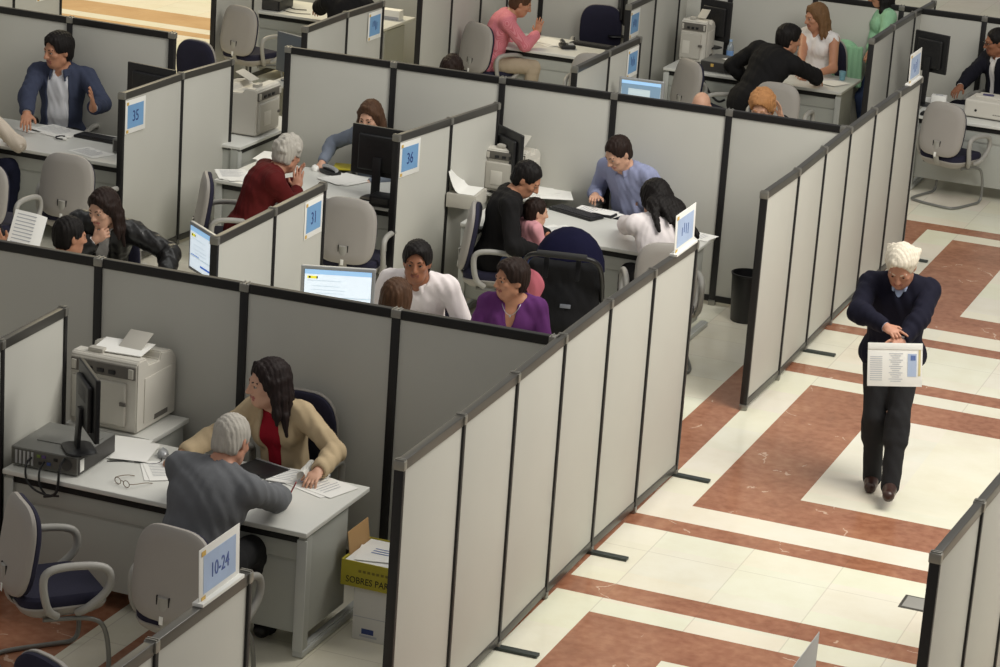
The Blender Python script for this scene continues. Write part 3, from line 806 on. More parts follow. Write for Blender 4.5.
# ---------------------------------------------------------------- desks
def desk(label, x0, x1, y0, y1, front=-1, z=0.715, group='grey office desks', ends=(1, 1)):
    """front = -1: visitors sit on the -Y side; built with the visitors' edge at local y=0"""
    w, d = x1-x0, y1-y0
    root = empty('office_desk', ((x0+x1)/2, y0 if front < 0 else y1, 0), 0 if front < 0 else PI, label, 'desk', group)
    MB().box((0, d/2, z-0.014), (w, d, 0.028), bev=0.006, seg=3).build('desktop', DESKT, root)
    MB().box((0, 0.045, z-0.051), (w-0.02, 0.03, 0.046), bev=0.002).build('edge_shadow_strip', DARKM, root)  # black strip painting the shadow under the front edge of the desktop
    mp = MB().box((0, 0.05, z-0.125), (w-0.10, 0.022, 0.10), bev=0.003).box((0, 0.055, (z-0.185+0.13)/2), (w-0.10, 0.02, z-0.185-0.13), bev=0.003).box((0, 0.048, z-0.18), (w-0.10, 0.014, 0.006), bev=0.001)
    mp.build('modesty_panel', DESKG, root)
    for i, sx in enumerate((-1, 1)):
        if not ends[i]: continue
        x = sx*(w/2-0.03)
        lg = MB().box((x, 0.06, (z-0.03)/2+0.02), (0.05, 0.07, z-0.075), bev=0.008)
        lg.box((x, d*0.42, (z-0.03+0.10)/2), (0.022, d*0.58, z-0.03-0.13), bev=0.003)
        lg.build('end_panel', DESKG, root)
        MB().box((x, 0.022, (z-0.05)/2+0.02), (0.056, 0.012, z-0.09), bev=0.003).build('corner_post', DESKL, root)
        f = MB().box((x, d*0.52, 0.022), (0.06, d*0.98, 0.036), bev=0.006); f.box((x, d*0.52, 0.043), (0.03, d*0.94, 0.010), bev=0.003); f.build('floor_runner', DESKL, root)
    return root
def pedestal(root, x, y, w=0.42, d=0.5, z=0.6):
    c = MB().box((x, y, z/2+0.05), (w, d, z-0.06), bev=0.004).build('drawer_unit', DESKG, root)
    return c

# ---------------------------------------------------------------- office machines
def monitor(label, loc, rz, w=0.42, hgt=0.34, zb=0.10, tilt=0, lit=None, shell=BLACK, group='computer monitors', stand=True, screen=None, depth=0.05):
    """faces local -Y; loc = foot on the desk"""
    root = empty('computer_monitor', loc, rz, label, 'monitor', group)
    M = Matrix.Translation((0, 0, zb+hgt/2)) @ Matrix.Rotation(math.radians(tilt), 4, 'X')
    b = MB().box((0, 0.0, 0), (w, 0.028, hgt), M=M, bev=0.008, seg=3); b.build('bezel', shell, root)
    b = MB().box((0, 0.026, -0.01), (w*0.72, depth-0.02, hgt*0.72), M=M, bev=0.014, seg=3)
    for k in range(7): b.box((0, 0.026+(depth-0.02)/2, hgt*0.25-0.012*k), (w*0.4, 0.003, 0.004), M=M, bev=0.0005)
    b.build('rear_housing', shell, root)
    sc = MB().box((0, -0.0146, 0), (w-0.045, 0.002, hgt-0.045), M=M, bev=0.0003)
    so = sc.build('screen', screen or mat('screen off', rgb(18, 19, 22), 0.15), root)
    if lit: lit(root, M, w-0.045, hgt-0.045)
    if stand:
        MB().box((0, 0.055, (zb+hgt*0.4)/2), (0.07, 0.022, zb+hgt*0.4), bev=0.006, rx=math.radians(3)).build('stand', shell, root)
        MB().pad(rrect(0.22, 0.17, 0.05), [(0.9, 0), (1, 0.004), (0.97, 0.012), (0.8, 0.018)], Matrix.Translation((0, 0.05, 0))).build('base', shell, root)
    return root
SCRW = mat('screen page glow', rgb(226, 238, 248), 0.4, emit=0.62)
SCRB = mat('screen bar glow', rgb(150, 190, 226), 0.4, emit=0.7)
SCRD = mat('screen blue glow', rgb(70, 110, 190), 0.4, emit=0.6)
SCRY = mat('screen yellow glow', rgb(226, 214, 60), 0.4, emit=0.7)
SCRK = mat('screen dark mark', rgb(40, 60, 60), 0.4)
SCRG = mat('screen grey line', rgb(178, 196, 208), 0.4, emit=0.5)
def page(kind):
    page_m = SCRW if kind != 'window' else mat('dim page glow', rgb(196, 212, 218), 0.4, emit=0.40)
    def f(root, M, w, hgt):
        def bar(name, x, y, ww, hh, m, lv=0): MB().box((x*w, -0.0162-0.0006*lv, y*hgt), (ww*w, 0.0008, hh*hgt), M=M, bev=0).build(name, m, root, smooth=False)
        bar('page', 0, 0, 0.99, 0.99, page_m)
        bar('title_bar', 0, 0.44, 0.99, 0.12, SCRB, 1)
        bar('logo', -0.38, 0.30, 0.15, 0.07, SCRY, 1); bar('logo', -0.42, 0.30, 0.03, 0.05, SCRK, 2); bar('logo', -0.31, 0.30, 0.02, 0.06, SCRK, 2)
        for q, yy in enumerate((0.22, 0.08, -0.02, -0.10)): bar('text_line', -0.2+0.03*q, yy, 0.5-0.1*(q % 2), 0.012, SCRG, 1)
        bar('divider_line', 0, -0.20, 0.98, 0.02, SCRG, 1); bar('text_line', -0.3, -0.17, 0.3, 0.02, SCRD, 1)
        bar('task_bar', 0.15, -0.36, 0.5, 0.05, SCRD, 1)
        if kind == 'window':
            sbm = mat('side bar glow', rgb(128, 156, 180), 0.4, emit=0.35); bar('side_bar', -0.40, -0.05, 0.17, 0.80, sbm, 2); bar('side_bar', 0.36, -0.05, 0.25, 0.80, sbm, 2); bar('window_edge', 0, 0.33, 0.98, 0.14, sbm, 3)
    return f
def printer(label, loc, rz, w=0.46, d=0.50, hgt=0.40, paper=True, group='ivory desktop laser printers', ports=True):
    root = empty('laser_printer', loc, rz, label, 'printer', group)
    prof = [(-d/2, 0.01), (d/2, 0.01), (d/2, hgt*0.80), (d/2-0.05, hgt*0.93), (d*0.10, hgt*0.98), (d*0.06, hgt*0.88), (-d*0.22, hgt*0.90), (-d*0.26, hgt), (-d/2+0.02, hgt), (-d/2, hgt-0.02)]
    def ext(prof, x0, x1, bev=0.006):
        b = bmesh.new(); A = [b.verts.new((x0, y, z)) for y, z in prof]; B = [b.verts.new((x1, y, z)) for y, z in prof]
        n = len(prof); b.faces.new(A); b.faces.new(B[::-1])
        for k in range(n): b.faces.new((A[k], B[k], B[(k+1) % n], A[(k+1) % n]))
        bmesh.ops.recalc_face_normals(b, faces=b.faces[:]); bmesh.ops.bevel(b, geom=b.edges[:], offset=bev, segments=2, affect='EDGES')
        return b
    MB()._add(ext(prof, -w/2, w/2, 0.008)).build('body', PRN, root)
    # rear door and port bay on -Y face
    MB().box((-0.02, -d/2-0.012, hgt*0.40), (w*0.80, 0.03, hgt*0.60), bev=0.012, seg=3).build('rear_cover', PRN2, root)
    MB().box((0, -d/2-0.003, hgt*0.84), (w*0.94, 0.02, hgt*0.17), bev=0.004).build('port_bay', PRN3, root)
    for k in range(3): MB().box((-w*0.2+w*0.17*k, -d/2-0.014, hgt*0.82), (w*0.10, 0.014, 0.022), bev=0.003).build('port', BLACK, root)
    for sx in (-1, 1): MB().box((sx*w*0.42, -d/2-0.012, hgt*0.84), (w*0.07, 0.02, hgt*0.13), bev=0.003).build('latch', PRN2, root)
    MB().box((w*0.33, -d/2-0.03, hgt*0.42), (0.04, 0.014, 0.022), bev=0.003).build('handle', PRN3, root)
    MB().box((-0.06, -d/2-0.028, hgt*0.36), (w*0.28, 0.004, hgt*0.30), bev=0.001).build('grille', PRN, root)
    g = MB()
    for k in range(6): g.box((w/2+0.001, d*0.26+0.028*(k % 3)-0.02, hgt*(0.62+0.05*(k//3))), (0.004, 0.020, 0.006), bev=0.001)
    g.build('vent', PRN3, root)
    MB().box((w/2+0.002, 0.02, hgt*0.42), (0.005, d*0.72, hgt*0.62), bev=0.003).build('side_door', PRN, root)
    MB().box((w/2+0.004, 0.05, 0.055), (0.004, d*0.34, 0.030), bev=0.004).build('paper_slot', PRN3, root)
    MB().box((0.0, d/2+0.006, 0.075), (w*0.86, 0.014, 0.10), bev=0.006).build('paper_tray', PRN2, root)
    MB().box((0.05-w*0.3, -d*0.36, hgt+0.012), (w*0.22, 0.05, 0.028), bev=0.008).build('control_panel', PRN2, root)
    MB().box((w*0.16, d*0.02, hgt+0.045), (w*0.34, 0.16, 0.006), rx=math.radians(24), bev=0.002).build('output_flap', PRN2, root)
    if paper:
        MB().sheet(0.30, 0.21, Matrix.Translation((w*0.06, -d*0.12, hgt+0.012)) @ Matrix.Rotation(0.1, 4, 'Z') @ Matrix.Rotation(0.06, 4, 'X'), t=0.005).build('output_paper', WHITEP, root)
    return root
def keyboard(label, loc, rz, w=0.44, d=0.16):
    root = empty('keyboard', loc, rz, label, 'keyboard', 'black keyboards')
    MB().pad(rrect(w, d, 0.015), [(0.97, 0.0), (1, 0.004), (1, 0.014), (0.985, 0.02)]).build('case', BLACK, root)
    g = MB()
    for r_ in range(5):
        for c_ in range(15): g.box((-w*0.46+w*0.92*(c_+0.5)/15, -d*0.36+d*0.72*(r_+0.5)/5, 0.022), (w*0.92/15*0.84, d*0.72/5*0.82, 0.008), bev=0.0015, seg=1)
    g.build('keys', mat('key plastic', rgb(40, 40, 44), 0.5), root)
    return root
def mouse(label, loc, rz, m=None):
    root = empty('computer_mouse', loc, rz, label, 'mouse', 'computer mice')
    o = [(0.032*math.cos(t)*(1-0.12*math.sin(t)), 0.055*math.sin(t)) for t in np.linspace(0, 2*PI, 25)[:-1]]
    MB().pad(o, [(0.93, 0), (1, 0.006), (0.97, 0.018), (0.82, 0.030), (0.5, 0.037)]).build('body', m or BLACKG, root)
    MB().cyl((-0.004, 0.026, 0.034), (0.004, 0.026, 0.034), 0.008, seg=12).build('wheel', SILVER, root)
    return root
def papers(label, loc, rz, n=3, w=0.21, hgt=0.297, spread=0.03, group='loose papers on the desks', lines=True, seed=1, ink=INKG):
    rnd = random.Random(seed)
    root = empty('paper_stack' if n > 1 else 'paper_sheet', loc, rz, label, 'papers', group)
    for k in range(n):
        M = Matrix.Translation((rnd.uniform(-spread, spread), rnd.uniform(-spread, spread), 0.0015+0.0022*k)) @ Matrix.Rotation(rnd.uniform(-0.25, 0.25) if n > 1 else 0, 4, 'Z')
        MB().sheet(w, hgt, M, t=0.0014).build('sheet', WHITEP, root)
    if lines:
        g = MB()
        for j in range(9): g.box((-w*0.04*(j % 3), hgt*0.36-hgt*0.08*j, 0.0045), (w*(0.74-0.08*(j % 3)), 0.004, 0.0006), M=M, bev=0)
        g.build('printed_lines', ink, root, smooth=False)
    return root
def sign(label, origin, u_, v_, w, hgt, num, pale=False, stand=False, narrow=0.8):
    """flat sign: origin = lower-left corner, u along the width, v up, normal = u x v"""
    u_, v_ = V(u_).normalized(), V(v_).normalized(); n = u_.cross(v_)
    M = Matrix(((u_.x, v_.x, n.x, 0), (u_.y, v_.y, n.y, 0), (u_.z, v_.z, n.z, 0), (0, 0, 0, 1)))
    root = empty('number_sign', origin, 0, label, 'sign', 'numbered counter signs')
    MB().box((w/2, hgt/2, 0.0015), (w, hgt, 0.003), M=M, bev=0.0008).build('sheet', WHITEP, root)
    MB().box((w/2, hgt/2-0.0*hgt, 0.0036), (w*0.80, hgt*0.70, 0.0012), M=M, bev=0).build('blue_field', BLUEP if pale else BLUE, root, smooth=False)
    for yy in (0.07, 0.90): MB().box((w*0.10, hgt*yy, 0.0046), (w*0.10, hgt*0.09, 0.001), M=M, bev=0).build('ochre_mark', GOLD, root, smooth=False)
    if num: text_mesh('number', num, hgt*(0.46 if not pale else 0.38), INK if not pale else INKP, root, M @ Matrix.Translation((w/2, hgt*0.48, 0.0052)), sx=narrow)
    else:
        g = MB(); rnd = random.Random(len(label))
        for k in range(4): g.box((w*(0.34+0.1*k), hgt*(0.5+rnd.uniform(-0.08, 0.08)), 0.0048), (w*0.035, hgt*rnd.uniform(0.16, 0.34), 0.001), M=M, bev=0)
        g.build('blurred_figures', INKB if pale else INK, root, smooth=False)
    if stand: MB().box((w/2, 0.004, 0.0), (w*1.04, 0.016, 0.05), M=M, bev=0.003).build('holder', WHITEP, root)
    return root
# ================================================================ placement: dividers
A_ = [(0.020, 0.008), (0.016, 0.770), (0.003, 1.535), (-0.018, 2.310), (-0.028, 3.094), (-0.018, 3.856), (-0.001, 4.629)]
divider('long six panel divider bordering the aisle, next to the yellow carton', A_, HW, feet=[(0, 1), (2, 1), (4, 1), (6, 1)])
B_ = [(0.015, 6.136), (0.025, 6.925), (0.008, 7.715), (-0.005, 8.491), (-0.011, 9.290), (-0.006, 10.05), (0.009, 10.763)]
divider('long six panel divider beside the walking man, waste bin at its near end', B_, HW, feet=[(2, 1), (4, 1), (6, 1)])
W1_ = [(-0.045-0.925*k, 2.262-0.024*k) for k in range(8)]
divider('dark grey shaded cross divider behind the woman in the beige jacket', W1_, HW)
W2_ = [(-0.045, 8.50)]+[(-0.94-0.923*k, 8.49-0.018*k) for k in range(5)]
divider('grey cross divider behind the clerk in the blue shirt', W2_, HW)
divider('grey cross divider behind the man in the blue jacket', [(-5.624, 8.30), (-6.58, 8.315), (-7.52, 8.33), (-8.46, 8.345)], HW)
divider('pale aisle divider cut by the right bottom edge of the photo', [(2.53, 0.19), (2.565, 0.953), (2.60, 1.72), (2.63, 2.49), (2.66, 3.26)], HW)
divider('pale divider at the bottom edge carrying the 10-24 sign', [(0.008, -3.90), (0.008, -3.14), (0.008, -2.375), (0.008, -1.567)], HW)
divider('pale aisle divider below the bottom edge with only its sign tip in the photo', [(2.43, -3.85), (2.43, -3.08), (2.43, -2.3), (2.43, -1.53)], HW)
D36 = dv([(397, 135), (450, 118), (497, 103)], HD); D31 = dv([(215, 237), (273, 208), (323, 183)], HD); D35 = dv([(122, 93), (181, 73), (231, 59)], HD)
DT = dv([(305, 27), (346, 12), (382, 1)], HD); DL = dv([(575, 67), (608, 51), (639, 37)], HD); DU = dv([(629, 5), (655, -7)], HD); DR = dv([(872, 39), (893, 25), (914, 12), (934, 1)], HD)
DLF = dv([(0, 340), (63, 307)], HD)
def ext(a, b, k): return (a[0]+(b[0]-a[0])*k, a[1]+(b[1]-a[1])*k)
divider('short divider with the 36 sign, left of the man in black with the baby', D36, HD)
divider('short divider with the 31 sign, right of the man in the dark red jumper', D31, HD)
divider('short divider with the 35 sign, between the blue jacket man and the red jumper man', D35, HD)
divider('short divider at the top with a small blue sign, right of the grey tilted screen', DT, HD)
divider('short divider with a blue sign behind the monitor with the lit window page', DL, HD)
divider('divider at the top edge with a blue sign, left of the bottle desk', [DU[0], ext(DU[0], DU[1], 1), ext(DU[0], DU[1], 2), ext(DU[0], DU[1], 2.6)], HD)
divider('divider between the girl in the green cardigan and the suited man', DR, HD)
divider('pale divider cut by the left edge, beside the computer case and large printer', [ext(DLF[1], DLF[0], 2), ext(DLF[1], DLF[0], 1), DLF[1]], HD)
q = atY(419, 20, 12.70); divider('pale divider behind the grey chair of the man in the pink shirt', [(q.x, 12.70), (q.x+0.02, 13.43), (q.x+0.04, 14.16), (q.x+0.06, 14.85)], HD)
q = atY(213, 25, 12.70); divider('pale divider left of the empty grey chair at the top', [(q.x, 12.70), (q.x+0.02, 13.5), (q.x+0.04, 14.3)], HD)
q = atY(59, 10, 11.3); divider('pale divider with a blue sign at the top left corner', [(q.x-0.06, 9.7), (q.x-0.03, 10.5), (q.x, 11.3)], HD); DTL = (q.x, 11.3)
W3X = [atY(x, y, 14.95).x for x, y in ((230, 10), (330, 10), (435, 10), (540, 20), (640, 10), (730, 10), (815, 10), (902, 10), (986, 12), (1080, 20))]
divider('pale back divider behind the blonde woman and the suited man', [(x, 14.95) for x in W3X], HD)

# signs
def sgn(label, run, post, dy, num, H=HD, w=0.29, hgt=0.26, **k):
    d = V((run[-1][0]-run[0][0], run[-1][1]-run[0][1], 0)).normalized(); n = V((d.y, -d.x, 0)); o = V((post[0], post[1], H-0.068-hgt))+n*0.0150+d*dy
    return sign(label, o, d, (0, 0, 1), w, hgt, num, **k)
sgn('white sheet with blue field and number 35 on the divider', D35, D35[0], 0.03, '35')
sgn('white sheet with blue field and number 36 on the divider', D36, D36[0], 0.03, '36')
sgn('white sheet with blue field and number 31 on the divider', D31, D31[2], -0.315, '31')
sgn('blue sign on the short divider right of the grey tilted screen', DT, DT[2], -0.315, None)
sgn('blue sign on the short divider above the lit window page', DL, DL[2], -0.315, None)
sgn('blue sign on the divider at the top edge, above another blue sign', DU, DU[0], 0.03, None)
sgn('blue sign on the divider at the top left corner', [(DTL[0]-0.06, 9.7), DTL], DTL, -0.42, None)
def topsign(label, x, y1, num, w=0.42, hgt=0.25, dx=0.0, **k):
    return sign(label, (x+dx, y1-w-0.03, HW+0.004), (0, 1, 0), (-0.03, 0, 1), w, hgt, num, pale=True, stand=True, **k)
topsign('white framed 10-24 sign standing on the divider at the bottom edge', 0.01, -1.61, '10-24', w=0.355, hgt=0.235, narrow=0.80)
topsign('pale sign standing on the aisle divider behind the woman in white', 0.0, 4.63, None, w=0.40)
topsign('pale sign standing on the divider end beside the suited man\'s monitor', 0.01, 10.76, None, w=0.40)
bs = empty('number_sign', (2.43, -1.93, HW+0.004), 0, 'blank back of a pale sign whose tip shows at the bottom edge', 'sign', 'numbered counter signs')
MB().box((0, 0.20, 0.125), (0.003, 0.40, 0.25), bev=0.0008).build('sheet', mat('sign back', rgb(206, 206, 204), 0.6), bs); MB().box((0, 0.20, 0.008), (0.05, 0.42, 0.016), bev=0.003).build('holder', WHITEP, bs)

# ================================================================ desks
def turned_desk(label, x1, y0, y1, d, **k):
    r = desk(label, 0, y1-y0, 0, d, **k); r.location = (x1, (y0+y1)/2, 0); r.rotation_euler = (0, 0, PI/2); return r
desk('grey office desk between the grey haired man and the woman in beige', -2.64, -0.83, 0.86, 1.66)
st_ = empty('side_table', (-2.46, 1.70, 0), 0, 'grey side table carrying the large ivory printer', 'table')
MB().box((0, 0.21, 0.701), (0.56, 0.44, 0.028), bev=0.006).build('tabletop', DESKT, st_)
for sx in (-1, 1): MB().box((sx*0.25, 0.21, 0.345), (0.022, 0.38, 0.684), bev=0.004).build('side_panel', DESKG, st_)
MB().box((0, 0.39, 0.40), (0.48, 0.018, 0.5), bev=0.003).build('back_panel', DESKG, st_)
desk('grey office desk between the man in the white shirt and his clerk', -2.45, -0.75, 3.72, 4.42, front=1)
desk('grey office desk under the tilted screen beside the man in black leather', -4.75, -2.80, 3.72, 4.42, front=1)
desk('grey office desk where the couple with the baby sit', -2.54, -0.79, 7.10, 7.895)
desk('grey office desk where the man in the dark red jumper sits', -4.62, -2.95, 7.155, 7.95)
desk('grey office desk in front of the man in the blue jacket', -7.3, -5.22, 7.10, 7.93)
turned_desk('grey office table under the ivory printer in the divider gap', -4.93, 8.22, 9.45, 0.60)
q = at(290, 82, 0.715); st_ = empty('side_table', (q.x+0.02, q.y-0.16, 0), 0, 'small grey side table under the grey tilted screen at the top', 'table')
MB().box((0, 0.18, 0.701), (0.34, 0.40, 0.028), bev=0.006).build('tabletop', DESKT, st_)
for sx in (-1, 1): MB().box((sx*0.15, 0.18, 0.345), (0.022, 0.36, 0.684), bev=0.004).build('side_panel', DESKG, st_)
desk('grey office desk hidden behind the divider under the brown haired head', -4.9, -2.85, 10.75, 11.45, front=1)
desk('grey office desk under the lit window page', -2.56, -0.7, 10.75, 11.45, front=1)
desk('grey office desk at the top with tangled cables on it', -7.75, -6.05, 13.62, 14.42)
desk('grey office desk where the man in the pink shirt sits', -5.05, -3.38, 13.60, 14.40)
desk('grey office desk where the person in the black jacket leans', -3.12, -1.335, 13.70, 14.47)
desk('grey office desk of the suited man', -0.52, 1.4, 13.18, 13.95)

# ================================================================ chairs
def seat_at(x, y, z, facing, back=True):
    """spot of a chair whose backrest centre (z) is at the pixel"""
    p = at(x, y, z); a = math.radians(facing)
    return (p.x+0.235*math.cos(a), p.y+0.235*math.sin(a), 0), a-PI/2
VC = visitor_chair('empty grey and navy chair at the left edge, in front of the computer case', (0, 0, 0), 0)
GV = 'grey cantilever visitor chairs'
def vchair(label, loc, rz): return dup(VC, loc, rz, label, GV)
l, r_ = seat_at(10, 545, 0.70, 48); VC.location = l; VC.rotation_euler = (0, 0, r_)
l, r_ = seat_at(167, 577, 0.70, 84); vchair('grey chair of the grey haired man, behind the 10-24 sign', l, r_)
p = at(34, 672, 0.86); vchair('chair at the bottom left edge with only the top of its navy backrest showing', (p.x, p.y-0.15, 0), math.radians(-112-90))
l, r_ = seat_at(64, 187, 0.70, 92); vchair('empty grey chair in front of the blue jacket man\'s desk, a paper on its seat', l, r_); CH5 = l
l, r_ = seat_at(-22, 195, 0.70, 90); vchair('chair of the person in the checked shirt at the left edge', l, r_)
l, r_ = seat_at(198, 205, 0.70, 30); vchair('grey chair of the man in the dark red jumper', l, r_)
l, r_ = seat_at(345, 232, 0.70, 96); vchair('empty grey chair behind the 31 sign', l, r_)
l, r_ = seat_at(592, 78, 0.72, 100); vchair('empty grey chair behind the divider at the pink shirt man\'s desk', l, r_)
l, r_ = seat_at(683, 85, 0.70, 50); vchair('empty grey chair in front of the water bottle desk', l, r_)
l, r_ = seat_at(774, 112, 0.68, 92); vchair('empty grey chair behind the ginger haired head', l, r_)
l, r_ = seat_at(940, 130, 0.70, 70); vchair('empty grey chair on the aisle by the suited man\'s desk', l, r_)
l, r_ = seat_at(236, 31, 0.70, 74); vchair('empty grey chair in front of the desk with tangled cables', l, r_)
p = at(205, 66, 0.80); SW = swivel_chair('empty navy chair in the gap behind the 35 divider', (p.x-0.1, p.y-0.22, 0), math.radians(-100-90))
GS = 'navy swivel chairs of the clerks'
def schair(label, loc, rz, **k): return dup(SW, loc, rz, label, GS)
p = at(608, 22, 0.85); schair('empty navy chair behind the pink shirt man\'s desk', (p.x, p.y-0.25, 0), math.radians(-75-90))

# ================================================================ machines and papers
ZD = 0.7155
printer('large ivory printer with white paper on top, on the side table', (-2.505, 1.93, ZD), 0, w=0.43, d=0.46, hgt=0.43)
p = at(252, 128, ZD); printer('ivory printer in the divider gap', (-5.21, 8.80, ZD), PI/2, w=0.44, d=0.46, hgt=0.40, paper=False)
p = at(530, 160, ZD); st_ = empty('side_table', (-2.58, 8.06, 0), 0, 'small grey side table against the cross divider behind the black monitor', 'table')
MB().box((0, 0.18, 0.701), (0.40, 0.34, 0.028), bev=0.006).build('tabletop', DESKT, st_)
for sx in (-1, 1): MB().box((sx*0.18, 0.18, 0.345), (0.022, 0.30, 0.684), bev=0.004).build('side_panel', DESKG, st_)
printer('ivory printer behind the black monitor of the blue shirt clerk', (-2.58, 8.24, ZD), 0, w=0.34, d=0.32, hgt=0.36, paper=False)
p = at(683, 50, ZD); printer('white printer on the bottle desk, left of the monitor', (-3.02+0.05, 14.27, ZD), 0, w=0.26, d=0.30, hgt=0.42, paper=False)
# flat ivory scanner-printer of the suited man
p = at(985, 113, ZD)
fx = empty('desktop_printer', (0.17, 13.58, ZD), math.radians(-4), 'long low ivory printer on the suited man\'s desk', 'printer')
MB().box((0, 0, 0.09), (0.52, 0.36, 0.16), bev=0.022, seg=4).build('body', PRN, fx)
MB().box((0.02, 0.05, 0.178), (0.44, 0.20, 0.022), bev=0.008).build('lid', PRN, fx)
MB().box((0.0, 0.0, 0.022), (0.50, 0.34, 0.024), bev=0.004).build('base_line', PRN2, fx)
MB().box((-0.10, 0.03, 0.193), (0.10, 0.07, 0.006), bev=0.002, rz=0.2).build('control_panel', mat('panel violet', rgb(70, 66, 110), 0.4), fx)
MB().cyl((-0.15, -0.178, 0.075), (-0.15, -0.183, 0.075), 0.012).build('badge', BLACK, fx)
gq = MB()
for k in range(9): gq.box((0.02+0.018*k, -0.181, 0.055), (0.011, 0.002, 0.008), bev=0)
gq.build('badge_marks', PRN3, fx, smooth=False)
# computer case on its side + monitor on it
pc = empty('computer_case', (-2.44, 1.16, ZD), math.radians(3), 'flat grey computer case with rear ports under the black monitor', 'computer')
MB().box((0, 0, 0.062), (0.40, 0.44, 0.105), bev=0.006).build('case', PCG, pc)
MB().box((0, -0.222, 0.062), (0.385, 0.006, 0.09), bev=0.002).build('rear_plate', mat('rear plate', rgb(96, 95, 90), 0.45, 0.4), pc)
for k in range(5): MB().box((-0.165+0.024*k, -0.227, 0.062), (0.014, 0.006, 0.075), bev=0.002).build('slot_cover', SILVER, pc)
for k, (x, z, c) in enumerate(((-0.03, 0.085, 'port green'), (0.0, 0.085, 'port violet'), (0.03, 0.05, 'port blue'), (-0.02, 0.045, 'port black'), (0.07, 0.08, 'port black'))):
    MB().box((x, -0.228, z), (0.022, 0.008, 0.016), bev=0.002).build('port', mat(c, {'port green': rgb(110, 130, 60), 'port violet': rgb(90, 70, 120), 'port blue': rgb(60, 80, 140), 'port black': rgb(25, 25, 25)}[c], 0.5), pc)
MB().lathe([(0, 0), (0.032, 0), (0.034, 0.004), (0.030, 0.006), (0.0, 0.006)], M=Matrix.Translation((0.135, -0.226, 0.066)) @ Matrix.Rotation(PI/2, 4, 'X')).build('fan_grille', PCD, pc)
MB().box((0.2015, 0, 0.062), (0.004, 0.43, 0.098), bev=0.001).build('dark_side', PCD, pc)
MB().box((0.204, -0.18, 0.06), (0.003, 0.045, 0.07), bev=0.001).build('label_plate', WHITEP, pc)
MB().box((0.03, 0.02, 0.117), (0.30, 0.20, 0.006), bev=0.002).build('lid_step', PCG, pc)
for z in (0,):
    for sx in (-1, 1):
        for sy in (-1, 1): MB().cyl((sx*0.16, sy*0.18, 0), (sx*0.16, sy*0.18, 0.01), 0.014, seg=12).build('foot', BLACK, pc)
mo = monitor('black monitor turned edge on, standing on the computer case', (*at(88, 449, ZD+0.12)[:2], ZD+0.1205), math.radians(133), w=0.40, hgt=0.36, zb=0.095)
def cable(label, pts, r=0.004, m=BLACK, smooth=2, cat='cable', name='cable'):
    o0 = V(pts[0]); g = MB(); g.tube([V(p)-o0 for p in pts], r, 8, smooth=smooth); o = g.build(name, m); o.location = o0
    return tag(o, label, cat, 'black cables')
cable('leftmost black cable hanging from the computer case over the desk edge', [(-2.50, 0.925, ZD+0.07), (-2.50, 0.87, ZD+0.06), (-2.49, 0.845, ZD-0.02), (-2.44, 0.84, ZD-0.07), (-2.36, 0.84, ZD-0.09), (-2.28, 0.842, ZD-0.08)], 0.006)
cable('middle black cable hanging from the computer case over the desk edge', [(-2.42, 0.925, ZD+0.06), (-2.41, 0.85, ZD+0.04), (-2.40, 0.843, ZD-0.05), (-2.36, 0.845, ZD-0.09)], 0.006)
cable('rightmost black cable hanging from the computer case over the desk edge', [(-2.30, 0.93, ZD+0.10), (-2.29, 0.86, ZD+0.08), (-2.285, 0.843, ZD-0.02), (-2.30, 0.842, ZD-0.08), (-2.37, 0.842, ZD-0.10)], 0.008)
cable('black mouse lead looping across the front desk', [(-2.22, 1.25, ZD+0.004), (-2.1, 1.33, ZD+0.004), (-1.98, 1.33, ZD+0.005), (-1.96, 1.40, ZD+0.005), (-2.0, 1.455, ZD+0.006)], 0.003)
mouse('silver and black mouse under the beige jacket woman\'s hand', (*at(163, 456, ZD)[:2], ZD), math.radians(30), SILVER)
papers('fan of white papers between the printer and the mouse', (*at(128, 452, ZD)[:2], ZD), math.radians(10), 5, spread=0.06, seed=3, lines=False)
papers('white sheets beside the grey haired man\'s left arm', (*at(160, 472, ZD)[:2], ZD), math.radians(25), 2, spread=0.03, seed=5)
papers('printed table sheet at the right end of the front desk', (*at(318, 485, ZD)[:2], ZD), math.radians(80), 2, w=0.23, hgt=0.34, spread=0.02, seed=8)
# spectacles
gl = empty('spectacles', (*at(122, 486, ZD)[:2], ZD), math.radians(-20), 'thin metal spectacles lying open on the front desk', 'glasses')
GM = mat('spectacle metal', rgb(120, 100, 78), 0.35, 0.6)
for sx in (-1, 1):
    MB().tube([(sx*0.034+0.024*math.cos(t), 0.0, 0.021+0.018*math.sin(t)) for t in np.linspace(0, 2*PI, 19)[:-1]], 0.0022, 6, closed=True).build('rim', GM, gl)
    MB().tube([(sx*0.058, 0, 0.026), (sx*0.075, 0.02, 0.026), (sx*0.078, 0.10, 0.018), (sx*0.072, 0.15, 0.002)], 0.0022, 6, smooth=1).build('temple', GM, gl)
MB().tube([(-0.010, 0, 0.026), (0, 0.001, 0.031), (0.010, 0, 0.026)], 0.0018, 6, smooth=1).build('bridge', GM, gl)
